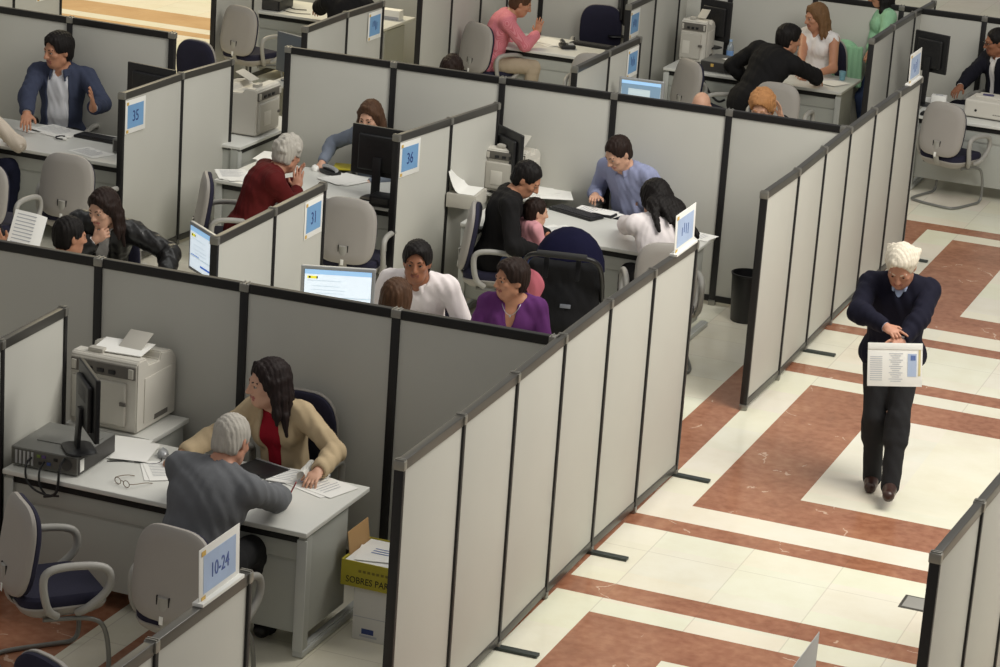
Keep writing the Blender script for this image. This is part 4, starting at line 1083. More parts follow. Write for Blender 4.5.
# booklet with rolled page and black folder in front of the woman
bk = empty('ring_booklet', (*at(298, 478, ZD)[:2], ZD), math.radians(8), 'white booklet with a rolled up page under the beige jacket woman\'s hand', 'booklet')
MB().box((0, 0, 0.004), (0.30, 0.225, 0.007), bev=0.002).build('pages', WHITEP, bk)
MB().box((0, 0, 0.001), (0.312, 0.235, 0.002), bev=0.0005).build('cover', mat('booklet cover', rgb(60, 62, 70), 0.5), bk)
MB().tube([(-0.01+0.10*math.cos(0), 0.0, 0.05)]*1+[(0.10, 0.09, 0.05)], 0.0, 4).bm.free()
rl = MB(); b = bmesh.new(); rows = []
for j in range(2):
    rows.append([b.verts.new((0.02+0.036*math.sin(t)+0.008*t, -0.10+0.20*j, 0.044-0.036*math.cos(t))) for t in np.linspace(0.0, 5.2, 18)])
for k in range(17): b.faces.new((rows[0][k], rows[0][k+1], rows[1][k+1], rows[1][k]))
bmesh.ops.solidify(b, geom=b.faces[:], thickness=0.0012)
rl._add(b).build('rolled_page', WHITEP, bk)
MB().box((0.062, 0.0, 0.016), (0.05, 0.16, 0.012), bev=0.002).build('blue_picture', mat('booklet blue picture', rgb(110, 120, 190), 0.6), bk)
gq = MB()
for k in range(7): gq.box((-0.07, 0.08-0.025*k, 0.0082), (0.12-0.02*(k % 3), 0.006, 0.0006), bev=0)
gq.build('printed_lines', INKG, bk, smooth=False)
fo = empty('black_folder', (*at(262, 470, ZD)[:2], ZD), math.radians(-14), 'open black folder behind the grey haired man\'s head', 'folder')
MB().box((0, 0, 0.006), (0.24, 0.20, 0.010), bev=0.003).build('cover', BLACK, fo); MB().box((0, 0.09, 0.013), (0.24, 0.012, 0.006), bev=0.002).build('edge_strip', SILVER, fo)

# desk of the couple: papers, keyboard, phone, monitor
monitor('black monitor seen from behind between the 36 divider and the printer', (*at(506, 192, ZD)[:2], ZD), math.radians(140), w=0.42, hgt=0.36, zb=0.14)
papers('heap of white papers left of the clerk in the blue shirt', (*at(548, 193, ZD)[:2], ZD), math.radians(30), 6, w=0.26, hgt=0.32, spread=0.08, seed=11, lines=False)
papers('white sheets under the clerk\'s pointing hand', (*at(598, 212, ZD)[:2], ZD), math.radians(80), 3, spread=0.04, seed=12)
papers('white sheet in front of the baby', (*at(560, 232, ZD)[:2], ZD), math.radians(60), 2, w=0.24, hgt=0.32, spread=0.03, seed=13)
papers('white sheets at the right end of the couple\'s desk', (*at(695, 236, ZD)[:2], ZD), math.radians(85), 2, w=0.2, hgt=0.28, spread=0.01, seed=14)
p = at(576, 214, ZD); keyboard('black keyboard on the couple\'s desk', (p.x, p.y, ZD), math.radians(-22))
mouse('black mouse behind the baby\'s head', (*at(541, 206, ZD)[:2], ZD), 0.4)
ph = empty('desk_calculator', (*at(604, 216, ZD)[:2], ZD), math.radians(-5), 'black ring binder beside the clerk\'s pointing hand', 'binder')
MB().box((0, 0, 0.012), (0.17, 0.12, 0.022), bev=0.006).build('cover', BLACK, ph); MB().sheet(0.15, 0.10, Matrix.Translation((0, 0, 0.026)), wob=0.002).build('page', WHITEP, ph)
ph.name = 'ring_binder'
pt = empty('paper_tray', (*at(466, 205, ZD)[:2], ZD), math.radians(6), 'grey paper tray with curled white paper beside the 36 divider', 'tray')
MB().box((0, 0, 0.06), (0.24, 0.30, 0.11), bev=0.008).build('tray', PRN2, pt)
MB().sheet(0.21, 0.28, Matrix.Translation((-0.01, 0.0, 0.118)) @ Matrix.Rotation(PI, 4, 'Z'), curl=0.20, n=10).build('curled_paper', WHITEP, pt)

# desk of the red jumper man
monitor('large black monitor seen from behind, in front of the brown haired woman', (*at(378, 198, ZD)[:2], ZD), math.radians(178), w=0.48, hgt=0.385, zb=0.17)
papers('white papers between the large monitor and the telephone', (*at(347, 180, ZD)[:2], ZD), math.radians(-20), 4, w=0.25, hgt=0.3, spread=0.04, seed=21, lines=False)
papers('white papers at the left of the red jumper man', (*at(235, 176, ZD)[:2], ZD), math.radians(40), 4, w=0.24, hgt=0.3, spread=0.03, seed=22)
papers('white papers behind the red jumper man\'s head', (*at(277, 158, ZD)[:2], ZD), math.radians(10), 3, w=0.22, hgt=0.3, spread=0.06, seed=23, lines=False)
tl = empty('telephone', (*at(330, 174, ZD)[:2], ZD), math.radians(60), 'black telephone handset beside the woman\'s mouse', 'telephone')
MB().box((0, 0, 0.018), (0.09, 0.18, 0.03), bev=0.010).build('base', BLACK, tl); MB().tube([(0, -0.09, 0.045), (0, -0.05, 0.055), (0, 0.05, 0.055), (0, 0.09, 0.045)], 0.017, 10, smooth=1).build('handset', SILVER, tl)
mouse('white mouse under the brown haired woman\'s hand', (*at(315, 170, ZD)[:2], ZD), 0.5, WHITEP)
db = empty('docking_box', (*at(383, 205, ZD)[:2], ZD), 0.05, 'small black box in front of the large monitor beside the 36 divider', 'box')
MB().box((0, 0, 0.04), (0.17, 0.16, 0.08), bev=0.006).build('case', BLACK, db); MB().box((0, -0.082, 0.045), (0.13, 0.004, 0.04), bev=0.001).build('rear_plate', PCD, db)
yf = empty('yellow_folder', (*at(350, 168, ZD)[:2], ZD), 0.3, 'yellow folder behind the large black monitor', 'folder')
MB().box((0, 0, 0.005), (0.26, 0.2, 0.009), bev=0.002).build('cover', YEL, yf)
cable('black cable dropping from the large monitor behind the 36 divider', [(-3.17, 7.3, ZD+0.02), (-3.15, 7.16, ZD+0.01), (-3.13, 7.13, ZD-0.08), (-3.08, 7.12, ZD-0.18), (-2.98, 7.12, ZD-0.24)], 0.005)

# desk of the blue jacket man
papers('white papers in front of the blue jacket man', (*at(57, 132, ZD)[:2], ZD), math.radians(85), 4, w=0.26, hgt=0.36, spread=0.03, seed=31)
papers('white sheet near the front edge of the blue jacket man\'s desk', (*at(92, 152, ZD)[:2], ZD), math.radians(70), 1, w=0.22, hgt=0.32, seed=32)
papers('small white pile beside the checked sleeve', (*at(30, 130, ZD)[:2], ZD), math.radians(60), 3, w=0.15, hgt=0.2, spread=0.02, seed=33, lines=False)
p = at(98, 139, ZD); keyboard('black keyboard left of the 35 sign', (p.x+0.03, p.y, ZD), math.radians(-4))
hd = empty('headset', (*at(62, 139, ZD)[:2], ZD), 0.5, 'black and white headset on the blue jacket man\'s desk', 'headset')
MB().tube([(0.05*math.cos(t), 0.055*math.sin(t), 0.012) for t in np.linspace(0.6, 5.2, 14)], 0.006, 8).build('band', BLACK, hd)
for a_ in (0.6, 5.2): MB().lathe([(0, -0.01), (0.018, -0.008), (0.02, 0.004), (0.012, 0.012), (0, 0.013)], (0.05*math.cos(a_), 0.055*math.sin(a_), 0.014)).build('ear_pad', WHITEP, hd)
pc4 = empty('computer_case', (-5.46, 7.62, ZD), 0.0, 'grey computer case under the black monitor behind the 35 divider', 'computer')
MB().box((0, 0, 0.062), (0.40, 0.42, 0.115), bev=0.006).build('case', PCG, pc4); MB().box((0, -0.212, 0.062), (0.37, 0.006, 0.09), bev=0.002).build('rear_plate', PCD, pc4)
monitor('black monitor behind the 35 divider', (-5.44, 7.62, ZD+0.1205), math.radians(172), w=0.46, hgt=0.36, zb=0.22)
papers('white sheets on the empty chair in front of the blue jacket man', (CH5[0]+0.08, CH5[1]+0.08, 0.486), 0.5, 3, w=0.2, hgt=0.26, spread=0.02, seed=34, lines=False)

# behind the shaded divider: two lit screens facing their clerks
monitor('silver monitor with a lit white page beside the man in the white shirt', (-2.17, 4.10, ZD), math.radians(22), w=0.475, hgt=0.30, zb=0.135, lit=page('web'), shell=SILVER, depth=0.04)
monitor('tilted silver monitor with a lit page left of the 31 divider', (-3.28, 4.42, ZD), math.radians(-38), w=0.47, hgt=0.33, zb=0.10, lit=page('web'), shell=SILVER, depth=0.04)
monitor('monitor with a lit window page showing above the cross divider', (-2.41, 10.84, ZD), math.radians(4), w=0.40, hgt=0.32, zb=0.15, lit=page('window'), shell=SILVER, depth=0.04)
monitor('grey tilted screen at the top, left of the short divider', (*at(289, 82, ZD)[:2], ZD), math.radians(-22), w=0.34, hgt=0.36, zb=0.08, shell=mat('grey screen back', rgb(96, 102, 110), 0.4), screen=mat('grey screen', rgb(92, 100, 110), 0.35))
# top row
monitor('black monitor on the bottle desk', (*at(712, 58, ZD)[:2], ZD+0.112), math.radians(165), w=0.36, hgt=0.40, zb=0.07)
pc2 = empty('computer_case', (*at(726, 78, ZD)[:2], ZD), math.radians(-4), 'grey computer case on the bottle desk, papers on top', 'computer')
pc2.location = (-2.55, 13.98, ZD)
MB().box((0, 0, 0.055), (0.42, 0.40, 0.105), bev=0.006).build('case', PCG, pc2); MB().box((-0.02, -0.202, 0.055), (0.38, 0.006, 0.09), bev=0.002).build('rear_plate', PCD, pc2)
MB().lathe([(0, 0), (0.034, 0), (0.036, 0.004), (0.0, 0.006)], M=Matrix.Translation((0.07, -0.204, 0.055)) @ Matrix.Rotation(PI/2, 4, 'X')).build('fan_grille', BLACK, pc2)
MB().box((-0.09, -0.206, 0.07), (0.03, 0.006, 0.03), bev=0.002).build('port', GOLD, pc2)
papers('white papers on the computer case of the bottle desk', (-2.44, 13.95, ZD+0.1085), 0.9, 3, w=0.2, hgt=0.28, spread=0.02, seed=41, lines=False)
bt = empty('water_bottle', (*at(728, 66, ZD)[:2], ZD), 0, 'clear plastic water bottle with a blue label beside the monitor', 'bottle')
pet = mat('clear plastic', rgb(214, 226, 236), 0.12); pet.node_tree.nodes['Principled BSDF'].inputs['Transmission Weight'].default_value = 0.7
bt.location = (*at(729, 63, ZD)[:2], ZD)
MB().lathe([(0, 0), (0.032, 0.002), (0.035, 0.01), (0.033, 0.05), (0.035, 0.06), (0.035, 0.13), (0.033, 0.14), (0.034, 0.155), (0.026, 0.18), (0.014, 0.20), (0.013, 0.215), (0, 0.216)]).build('body', pet, bt)
MB().lathe([(0.0358, 0.065), (0.0362, 0.07), (0.0362, 0.122), (0.0358, 0.127)]).build('label_band', mat('bottle label', rgb(120, 160, 214), 0.5), bt)
MB().cyl((0, 0, 0.215), (0, 0, 0.235), 0.015).build('screw_cap', mat('bottle cap', rgb(160, 190, 226), 0.4), bt)
cable('black cables dangling below the bottle desk', [(-2.72, 13.69, ZD-0.03), (-2.66, 13.66, ZD-0.12), (-2.6, 13.66, ZD-0.2), (-2.52, 13.66, ZD-0.26), (-2.46, 13.66, ZD-0.22)], 0.012)
papers('white papers at the right end of the blonde woman\'s desk', (*at(826, 82, ZD)[:2], ZD), math.radians(70), 4, w=0.22, hgt=0.34, spread=0.03, seed=42, lines=False)
cup = empty('plastic_cup', (*at(842, 80, ZD)[:2], ZD), 0, 'small blue tinted plastic cup on the blonde woman\'s desk', 'cup')
MB().lathe([(0, 0.002), (0.026, 0), (0.036, 0.085), (0.034, 0.085), (0.025, 0.006), (0, 0.006)]).build('wall', mat('blue tinted cup', rgb(120, 168, 184), 0.2), cup)
MB().lathe([(0.034, 0.083), (0.0375, 0.085), (0.034, 0.087)]).build('rim', pet, cup)
papers('white papers in front of the pink shirt man', (*at(552, 43, ZD)[:2], ZD), math.radians(65), 5, w=0.24, hgt=0.36, spread=0.05, seed=43, lines=False)
p = at(592, 46, ZD); keyboard('black keyboard beside the pink shirt man\'s telephone', (p.x, p.y, ZD), math.radians(-3))
tl2 = empty('telephone', (*at(567, 48, ZD)[:2], ZD), math.radians(30), 'black telephone in front of the pink shirt man', 'telephone')
MB().box((0, 0, 0.022), (0.15, 0.17, 0.036), bev=0.012).build('base', BLACK, tl2); MB().tube([(-0.045, -0.085, 0.055), (-0.045, -0.045, 0.065), (-0.045, 0.045, 0.065), (-0.045, 0.085, 0.055)], 0.018, 10, smooth=1).build('handset', BLACKG, tl2)
MB().box((0.035, 0, 0.042), (0.06, 0.11, 0.006), bev=0.002).build('key_block', SILVER, tl2)
monitor('black monitor left of the blue sign at the top edge', (*at(620, 36, ZD)[:2], ZD), math.radians(120), w=0.36, hgt=0.36, zb=0.14)
pc3 = empty('computer_case', (-7.05, 14.05, ZD), 0.05, 'black computer case on the desk with tangled cables', 'computer')
p = at(262, 9, ZD); pc3.location = (p.x, p.y+0.15, ZD)
MB().box((0, 0, 0.055), (0.40, 0.36, 0.105), bev=0.006).build('case', BLACK, pc3); MB().box((0, -0.182, 0.055), (0.36, 0.006, 0.09), bev=0.002).build('rear_plate', PCD, pc3)
o0 = at(290, 8, ZD); cable('loose black cable on the desk at the top', [(o0.x-0.15, o0.y, ZD+0.006), (o0.x-0.02, o0.y+0.05, ZD+0.006), (o0.x+0.05, o0.y-0.06, ZD+0.006), (o0.x+0.2, o0.y-0.02, ZD+0.008)], 0.005)
o0 = at(300, 14, ZD); cable('second loose black cable nearer the edge of the desk at the top', [(o0.x-0.2, o0.y+0.03, ZD+0.006), (o0.x-0.05, o0.y-0.03, ZD+0.006), (o0.x+0.1, o0.y+0.04, ZD+0.006)], 0.004)
bx = empty('document_box', (*at(392, 19, ZD)[:2], ZD), 0.02, 'white box standing on the desk right of the top divider', 'box')
MB().box((0, 0, 0.05), (0.20, 0.12, 0.10), bev=0.004).build('box', WHITEP, bx); MB().box((0.0, -0.062, 0.02), (0.19, 0.003, 0.03), bev=0.0005).build('band', INKG, bx)
# suited man's desk
monitor('black monitor on the suited man\'s desk', (*at(925, 104, ZD)[:2], ZD), math.radians(160), w=0.37, hgt=0.37, zb=0.31)
papers('loose white papers beside the suited man\'s printer', (*at(930, 101, ZD)[:2], ZD), 0.4, 5, w=0.2, hgt=0.26, spread=0.07, seed=51, lines=False)
dk = empty('tissue_box', (-0.42, 13.80, ZD), 0.1, 'small white box on the suited man\'s desk under the monitor', 'box')
MB().box((0, 0, 0.045), (0.14, 0.10, 0.09), bev=0.006).build('box', WHITEP, dk); MB().box((0, 0, 0.0905), (0.07, 0.03, 0.002), bev=0.0005).build('slot', INKG, dk)
ib = empty('ink_tray', (-0.30, 13.26, ZD), 0.0, 'black desk tray at the near corner of the suited man\'s desk', 'tray')
MB().box((0, 0, 0.012), (0.32, 0.13, 0.022), bev=0.004).build('tray', BLACK, ib); MB().box((0, 0, 0.026), (0.27, 0.09, 0.006), bev=0.002).build('liner', PCD, ib)
ib.name = 'desk_tray'

# ================================================================ cartons, bin, drain
yb = empty('yellow_carton', (-0.61, 1.43, 0.305), 0.0, 'yellow SOBRES carton with an open flap and papers inside', 'carton', None)
YB = mat('yellow carton', rgb(172, 160, 44), 0.6, var=0.05); KR = mat('kraft card', rgb(186, 148, 100), 0.75, var=0.06)
W_, D_, H_ = 0.36, 0.36, 0.145
c_ = MB()
for (x, y, sx, sy) in ((0, -D_/2, W_, 0.006), (0, D_/2, W_, 0.006), (-W_/2, 0, 0.006, D_), (W_/2, 0, 0.006, D_)): c_.box((x, y, H_/2), (sx+0.006, sy+0.0, H_), bev=0.001)
c_.box((0, 0, 0.003), (W_, D_, 0.006), bev=0.001); c_.build('walls', YB, yb)
MB().box((-W_/2-0.004, 0.03, H_+0.055), (0.005, D_*0.72, 0.13), ry=math.radians(-8), bev=0.001).build('open_flap', KR, yb)
MB().box((0, 0, H_*0.52), (W_-0.02, D_-0.02, H_*0.9), bev=0.003).build('paper_contents', WHITEP, yb)
MB().sheet(0.30, 0.22, Matrix.Translation((0.0, -0.02, H_+0.002)) @ Matrix.Rotation(0.25, 4, 'Z')).build('top_sheet', WHITEP, yb)
gq = MB()
for k in range(3): gq.box((-0.02, 0.03-0.03*k, H_+0.0045), (0.12, 0.008, 0.0006), bev=0)
gq.build('printed_lines', INKB, yb, smooth=False)
DK = mat('carton black print', rgb(38, 36, 20), 0.7)
MF = Matrix.Translation((-W_/2+0.025, -D_/2-0.004, 0.038)) @ Matrix.Rotation(PI/2, 4, 'X')
text_mesh('lettering', 'SOBRES PARA', 0.052, DK, yb, MF, sx=0.88, align='LEFT')
gq = MB()
for k in range(8): gq.box((-0.075+0.026*k, -D_/2-0.0042, 0.095), (0.016, 0.0012, 0.014), bev=0)
gq.build('faint_marks', mat('carton faint print', rgb(120, 110, 40), 0.7), yb, smooth=False)
wb = empty('white_carton', (-0.57, 1.43, 0), 0.0, 'plain white carton under the yellow carton', 'carton')
MB().box((0, 0, 0.1525), (0.30, 0.33, 0.303), bev=0.004).build('box', mat('white carton', rgb(214, 212, 206), 0.65), wb)
MB().box((0.05, -0.1655, 0.215), (0.004, 0.002, 0.16), bev=0).build('seam', PRN3, wb, smooth=False)
MB().box((-0.06, -0.1655, 0.055), (0.07, 0.002, 0.03), bev=0).build('blue_mark', mat('carton blue print', rgb(50, 66, 120), 0.6), wb, smooth=False)
MB().box((-0.055, -0.1655, 0.028), (0.10, 0.002, 0.012), bev=0).build('grey_mark', INKG, wb, smooth=False)
MB().box((0.0, -0.1655, 0.135), (0.29, 0.002, 0.003), bev=0).build('lid_line', INKG, wb, smooth=False)
p = at(747, 316, 0)
bn = empty('waste_bin', (-0.60, 8.22, 0), 0, 'round black waste bin at the near end of the aisle divider', 'bin')
MB().lathe([(0, 0.004), (0.10, 0.0), (0.105, 0.006), (0.125, 0.375), (0.121, 0.375), (0.10, 0.012), (0, 0.012)]).build('bucket', BLACK, bn)
MB().lathe([(0.121, 0.366), (0.130, 0.370), (0.130, 0.380), (0.121, 0.382)]).build('rim', BLACK, bn)
dr = empty('floor_box', (1.90, 3.34, 0.0), 0, 'small grey floor outlet cover let into the aisle tiles', 'floor cover')
MB().box((0, 0, 0.002), (0.20, 0.20, 0.004), bev=0.001).build('frame', mat('floor box frame', rgb(96, 94, 88), 0.4, 0.5), dr)
MB().box((0, 0, 0.0045), (0.165, 0.165, 0.002), bev=0.0005).build('lid', mat('floor box lid', rgb(170, 168, 162), 0.4, 0.3), dr)

# ================================================================ light and camera
sc = bpy.context.scene
w = bpy.data.worlds.new('hall'); sc.world = w; w.use_nodes = True
bg = w.node_tree.nodes['Background']; bg.inputs['Color'].default_value = (1.0, 0.98, 0.95, 1); bg.inputs['Strength'].default_value = 0.24
def area(name, loc, size, power, col=(1, 1, 1), tgt=None):
    l = bpy.data.lights.new(name, 'AREA'); l.energy = power; l.shape = 'RECTANGLE'; l.size, l.size_y = size; l.color = col
    o = bpy.data.objects.new(name, l); C.objects.link(o); o.location = loc
    d = (V(tgt)-V(loc)) if tgt is not None else V((0, 0, -1))
    o.rotation_euler = d.to_track_quat('-Z', 'Y').to_euler(); return o
area('unseen_hall_light', (4.2, 4.6, 7.2), (3.5, 6), 700, (1, 0.965, 0.89), tgt=(0.2, 5.2, 0))
area('unseen_hall_light', (-3.0, 6.8, 8.2), (8, 4), 172, (1, 1.0, 0.96), tgt=(-3.5, 9.0, 0))
area('unseen_hall_light', (-1.0, -3.5, 8.2), (6, 3), 55, (1, 0.97, 0.92), tgt=(-1.5, 2.5, 0.5))  # unseen fill added to brighten the front of the near cross divider
area('unseen_hall_light', (-9.5, 17, 7.0), (4, 4), 640, (1, 0.86, 0.56), tgt=(-10, 17.5, 0))  # unseen warm lamp added for the yellow glare on the far floor
cam = bpy.data.cameras.new('camera'); co = bpy.data.objects.new('camera', cam); C.objects.link(co)
cam.sensor_fit = 'HORIZONTAL'; cam.sensor_width = 36; cam.lens = FPX/1000*36; cam.clip_end = 200
co.matrix_world = Matrix(((CR[0], CU[0], -CF[0], CAM[0]), (CR[1], CU[1], -CF[1], CAM[1]), (CR[2], CU[2], -CF[2], CAM[2]), (0, 0, 0, 1)))
sc.camera = co
sc.view_settings.view_transform = 'Standard'; sc.view_settings.look = 'None'; sc.view_settings.gamma = 1; sc.view_settings.exposure = 0.0
sc.view_settings.use_curve_mapping = False
# ================================================================ the people
def near(x, y, ref, off=0.0):
    """point on the sight line of pixel (x, y), OFF metres nearer than REF"""
    d = CF+CR*(x-500)/FPX-CU*(y-333.5)/FPX
    dep = (nv(ref)-CAM)@CF-off
    return CAM+d*dep
def up(x, y, z): return nv(at(x, y, z))
JEANS = cloth('blue denim', rgb(62, 76, 112)); BLK = cloth('black cotton', rgb(26, 25, 26)); DARKT = cloth('charcoal trousers', rgb(40, 40, 42)); KHAKI = cloth('khaki trousers', rgb(176, 160, 138))
NAVY = cloth('navy knit', rgb(20, 20, 36), bump=0.25, bscale=320); SHB = cloth('pale blue shirt', rgb(168, 184, 214)); WHT = cloth('white cotton', rgb(226, 222, 220)); PINKW = cloth('pale pink cotton', rgb(236, 228, 228))
GREYJ = cloth('grey jacket', rgb(108, 110, 114)); RED = cloth('red top', rgb(150, 26, 42)); BEIGE = cloth('beige corduroy', rgb(188, 168, 136)); MAROON = cloth('dark red jumper', rgb(90, 25, 25))
BLUEJ = cloth('slate blue jacket', rgb(60, 66, 86)); LEATH = mat('black leather', rgb(24, 23, 23), 0.35, bump=0.3, bscale=40); PURP = cloth('purple jersey', rgb(96, 48, 106)); PINK = cloth('pink shirt', rgb(206, 112, 124))
BABYP = cloth('baby pink', rgb(222, 160, 168)); BLUSH = cloth('blue office shirt', rgb(148, 154, 186)); STEEL = cloth('grey blue top', rgb(120, 128, 142)); GREEN = cloth('pale green knit', rgb(150, 196, 160)); SUIT = cloth('dark navy suit', rgb(24, 24, 34))
CHECK = stripes('checked shirt', rgb(214, 204, 190), rgb(184, 168, 150), 46, (0, 0, 0.5)); STRIP = stripes('white striped shirt', rgb(222, 222, 224), rgb(192, 194, 202), 40, (0, 0, 0.2))
PSTR = stripes('pink striped shirt', rgb(208, 110, 124), rgb(222, 142, 152), 44, (0, 0, 1.15))
def G(nm, m, inf, **k): return dict(a=(nm, m, inf), k=k)
def GC(nm, m, inf, col, **k): return dict(a=(nm, m, inf), k=k, collar=col)
def chair_under(L, kind, label, face, back=0.02, dx=0.0):
    a = math.radians(face); p = L['pel']; f = V((math.cos(a), math.sin(a), 0))
    loc = V((p[0], p[1], 0))+f*back
    if kind == 'v': return vchair(label, loc, a-PI/2)
    return schair(label, loc, a-PI/2)
Q = 0.0075

# 1 the man walking down the aisle
ref = up(899, 266, 1.50)
walk = person('person', 'white haired man walking in the aisle, navy jumper, holding white papers', (901, 266), face=-80, stand=True, pelvis=0.885, lean=5, hunch=14, s=1.0, hy=-86, hp=36, skin='red',
    feet=(up(871, 486, 0), up(886, 512, 0)-nv((0.02, -0.13, 0))), rh=near(886, 327, ref, 0.11), lh=near(901, 342, ref, 0.15), rel=('p', near(861, 320, ref, 0.02)), lel=('p', near(941, 320, ref, 0.05)), rmode='point', lmode='grip',
    handn=((0.1, 0.3, -0.9), (-0.25, 0.9, -0.2)),
    top=GC('shirt', SHB, 0.008, SHB), over=G('jumper', NAVY, 0.019, vneck=0.06, hem=0.01, neckr=0.074), bottom=DARKT, shoe=SHOE, hair=('combed', 'white'), h=0.0055, fat=1.14, hs=1.08)
c0 = near(895, 365, ref, 0.22); fp = empty('paper_folder', c0, 0, 'white paper sheets held by the walking man', 'papers')
uu = V(near(921, 346, ref, 0.22)-near(870, 345, ref, 0.22)).normalized(); vv = V((-0.02, 0.28, 0.96)); vv = (vv-uu*vv.dot(uu)).normalized(); nn = uu.cross(vv)
MP = Matrix(((uu.x, vv.x, nn.x, 0), (uu.y, vv.y, nn.y, 0), (uu.z, vv.z, nn.z, 0), (0, 0, 0, 1)))
MB().box((0, 0, -0.004), (0.335, 0.262, 0.006), M=MP, bev=0.001).build('sheets', WHITEP, fp)
MB().box((0, 0.115, 0.0), (0.335, 0.04, 0.004), M=MP, bev=0.001).build('top_flap', WHITEP, fp)
gq = MB()
for k in range(12): gq.box((-0.115, 0.05-0.013*k, 0.0), (0.075, 0.0045, 0.001), M=MP, bev=0)
for k in range(14): gq.box((0.005, 0.07-0.013*k, 0.0), (0.085-0.02*(k % 3), 0.0045, 0.001), M=MP, bev=0)
gq.build('printed_lines', mat('faint print', rgb(196, 198, 202), 0.8), fp, smooth=False)
gq = MB().box((0.105, 0.0, 0.0), (0.055, 0.14, 0.001), M=MP, bev=0); gq.build('blue_column', mat('pale blue print', rgb(176, 192, 220), 0.8), fp, smooth=False)
MB().box((0.11, 0.045, 0.0008), (0.03, 0.03, 0.001), M=MP, bev=0).build('blue_block', INKB, fp, smooth=False)
MB().box((0.15, 0.02, 0.0), (0.014, 0.17, 0.001), M=MP, bev=0).build('ochre_strip', mat('ochre print', rgb(214, 200, 150), 0.8), fp, smooth=False)
w_ = walk['wrL']; d_ = unit(walk['wrL']-walk['elL'])
wt = empty('wrist_watch', V(w_-d_*0.02), 0, 'dark watch on the walking man\'s left wrist', 'watch')
ax_ = V(d_); o1 = ax_.orthogonal().normalized(); o2 = ax_.cross(o1)
MB().tube([o1*0.031*math.cos(t)+o2*0.031*math.sin(t) for t in np.linspace(0, 2*PI, 21)[:-1]], 0.006, 6, closed=True, flat=1.0).build('strap', BLACK, wt)
MB().box(V(unit(nv((0.1, -0.5, 0.8))))*0.033, (0.026, 0.026, 0.012), bev=0.004).build('dial', SILVER, wt)

# 2 the woman in the beige jacket
wo = person('person', 'dark haired woman in a beige jacket and red top at the front desk', (268, 383), face=-94, lean=9, side=6, hunch=10, s=0.97, hs=1.10, fem=True, hy=-132, hp=4, skin='fair',
    rh=up(180, 456, 0.765), lh=up(318, 472, 0.775), rel=(-0.5, -0.1, -0.8), lel=(0.9, 0.3, -0.6), rmode='mouse', lmode='rest',
    top=G('red_top', RED, 0.007, sleeve=0, neckr=0.07), over=GC('jacket', BEIGE, 0.015, BEIGE, opening=0.062, hem=0.02, cuff=0.012), bottom=BLK, hair=('long', 'auburn'), h=0.0055)
chair_under(wo, 's', 'navy swivel chair with a grey rim behind the woman in the beige jacket', -86)
# 3 the grey haired man
gm = person('person', 'grey haired man in a grey jacket writing at the front desk, seen from behind', (232, 440), face=88, lean=21, side=6, hunch=8, s=1.10, hy=80, hp=28, roll=-4, skin='red',
    rh=up(284, 497, 0.755), handd=((-0.85, 0.45, -0.05), None), lh=up(200, 480, 0.75), rel=('p', up(304, 522, 0.80)), lel=('p', up(160, 505, 0.86)), rmode='pen', lmode='flat', tuck=-0.22,
    top=GC('jacket', GREYJ, 0.020, GREYJ, hem=0.05, cuff=0.012), bottom=DARKT, hair=('short', 'grey'), h=0.0055, fat=1.16, hs=1.02)
pn = empty('ballpoint_pen', V(gm['wrR'])+V((0.03, 0.07, 0.03)), 0, 'red pen in the grey haired man\'s hand', 'pen')
MB().cyl((-0.025, 0.02, -0.045), (0.03, -0.03, 0.05), 0.0045, seg=10).build('barrel', mat('pen red', rgb(150, 30, 36), 0.4), pn); MB().cyl((-0.031, 0.0255, -0.055), (-0.025, 0.02, -0.045), 0.001, 0.004, seg=10).build('tip', BLACK, pn)

# 4 the man in the blue jacket
ref = up(58, 50, 1.36)
bj = person('person', 'dark haired man in a slate blue jacket raising one hand', (58, 50), face=-78, lean=3, hunch=6, s=1.14, hs=1.12, zseat=0.50, hy=-114, hp=8, skin='tan',
    rh=near(26, 117, ref, 0.16), lh=near(93, 108, ref, 0.16), lel=('p', near(112, 122, ref, 0.05)), rel=('p', near(26, 100, ref, 0.0)), rmode='rest', lmode='up', handn=(None, (-0.8, -0.4, 0)),
    top=GC('shirt', STRIP, 0.008, STRIP, vneck=0.05), over=GC('jacket', BLUEJ, 0.019, BLUEJ, opening=0.095, hem=0.03, cuff=0.012), bottom=DARKT, hair=('thick', 'black'), h=0.006)
chair_under(bj, 's', 'navy swivel chair of the man in the slate blue jacket', -80)
# 5 checked shirt at the left edge
ref = up(-22, 92, 1.15)
ck = person('person', 'person in a checked shirt cut by the left edge, elbow on the desk', (-14, 90), face=72, lean=18, hunch=12, s=1.03, hy=70, hp=10, skin='tan',
    rh=up(14, 140, 0.77), rel=(0.9, -0.6, -0.2), rmode='flat', top=G('shirt', CHECK, 0.012, sleeve=1.25, cuff=0.012), bottom=cloth('navy trousers', rgb(30, 32, 52)), hair=('short', 'dark'), h=Q)
# 6 black leather jacket
ref = up(104, 206, 1.12)
lj = person('person', 'long haired man in a black leather jacket resting his mouth on his fist', (103, 208), face=-72, lean=20, hunch=14, side=-6, s=1.02, hy=-102, hp=18, skin='fair',
    rh=near(95, 240, ref, 0.10), lh=up(166, 275, 0.75), rel=(-0.6, -0.3, -0.8), lel=(0.9, 0.4, -0.3), rmode='grip', lmode='flat', handn=((0.3, 0.8, 0.2), None),
    top=GC('shirt', WHT, 0.008, WHT), over=G('jacket', LEATH, 0.024, opening=0.055, hem=0.03, cuff=0.012), bottom=DARKT, hair=('long', 'dark'), h=0.006)
chair_under(lj, 'v', 'chair of the man in the black leather jacket', -75)
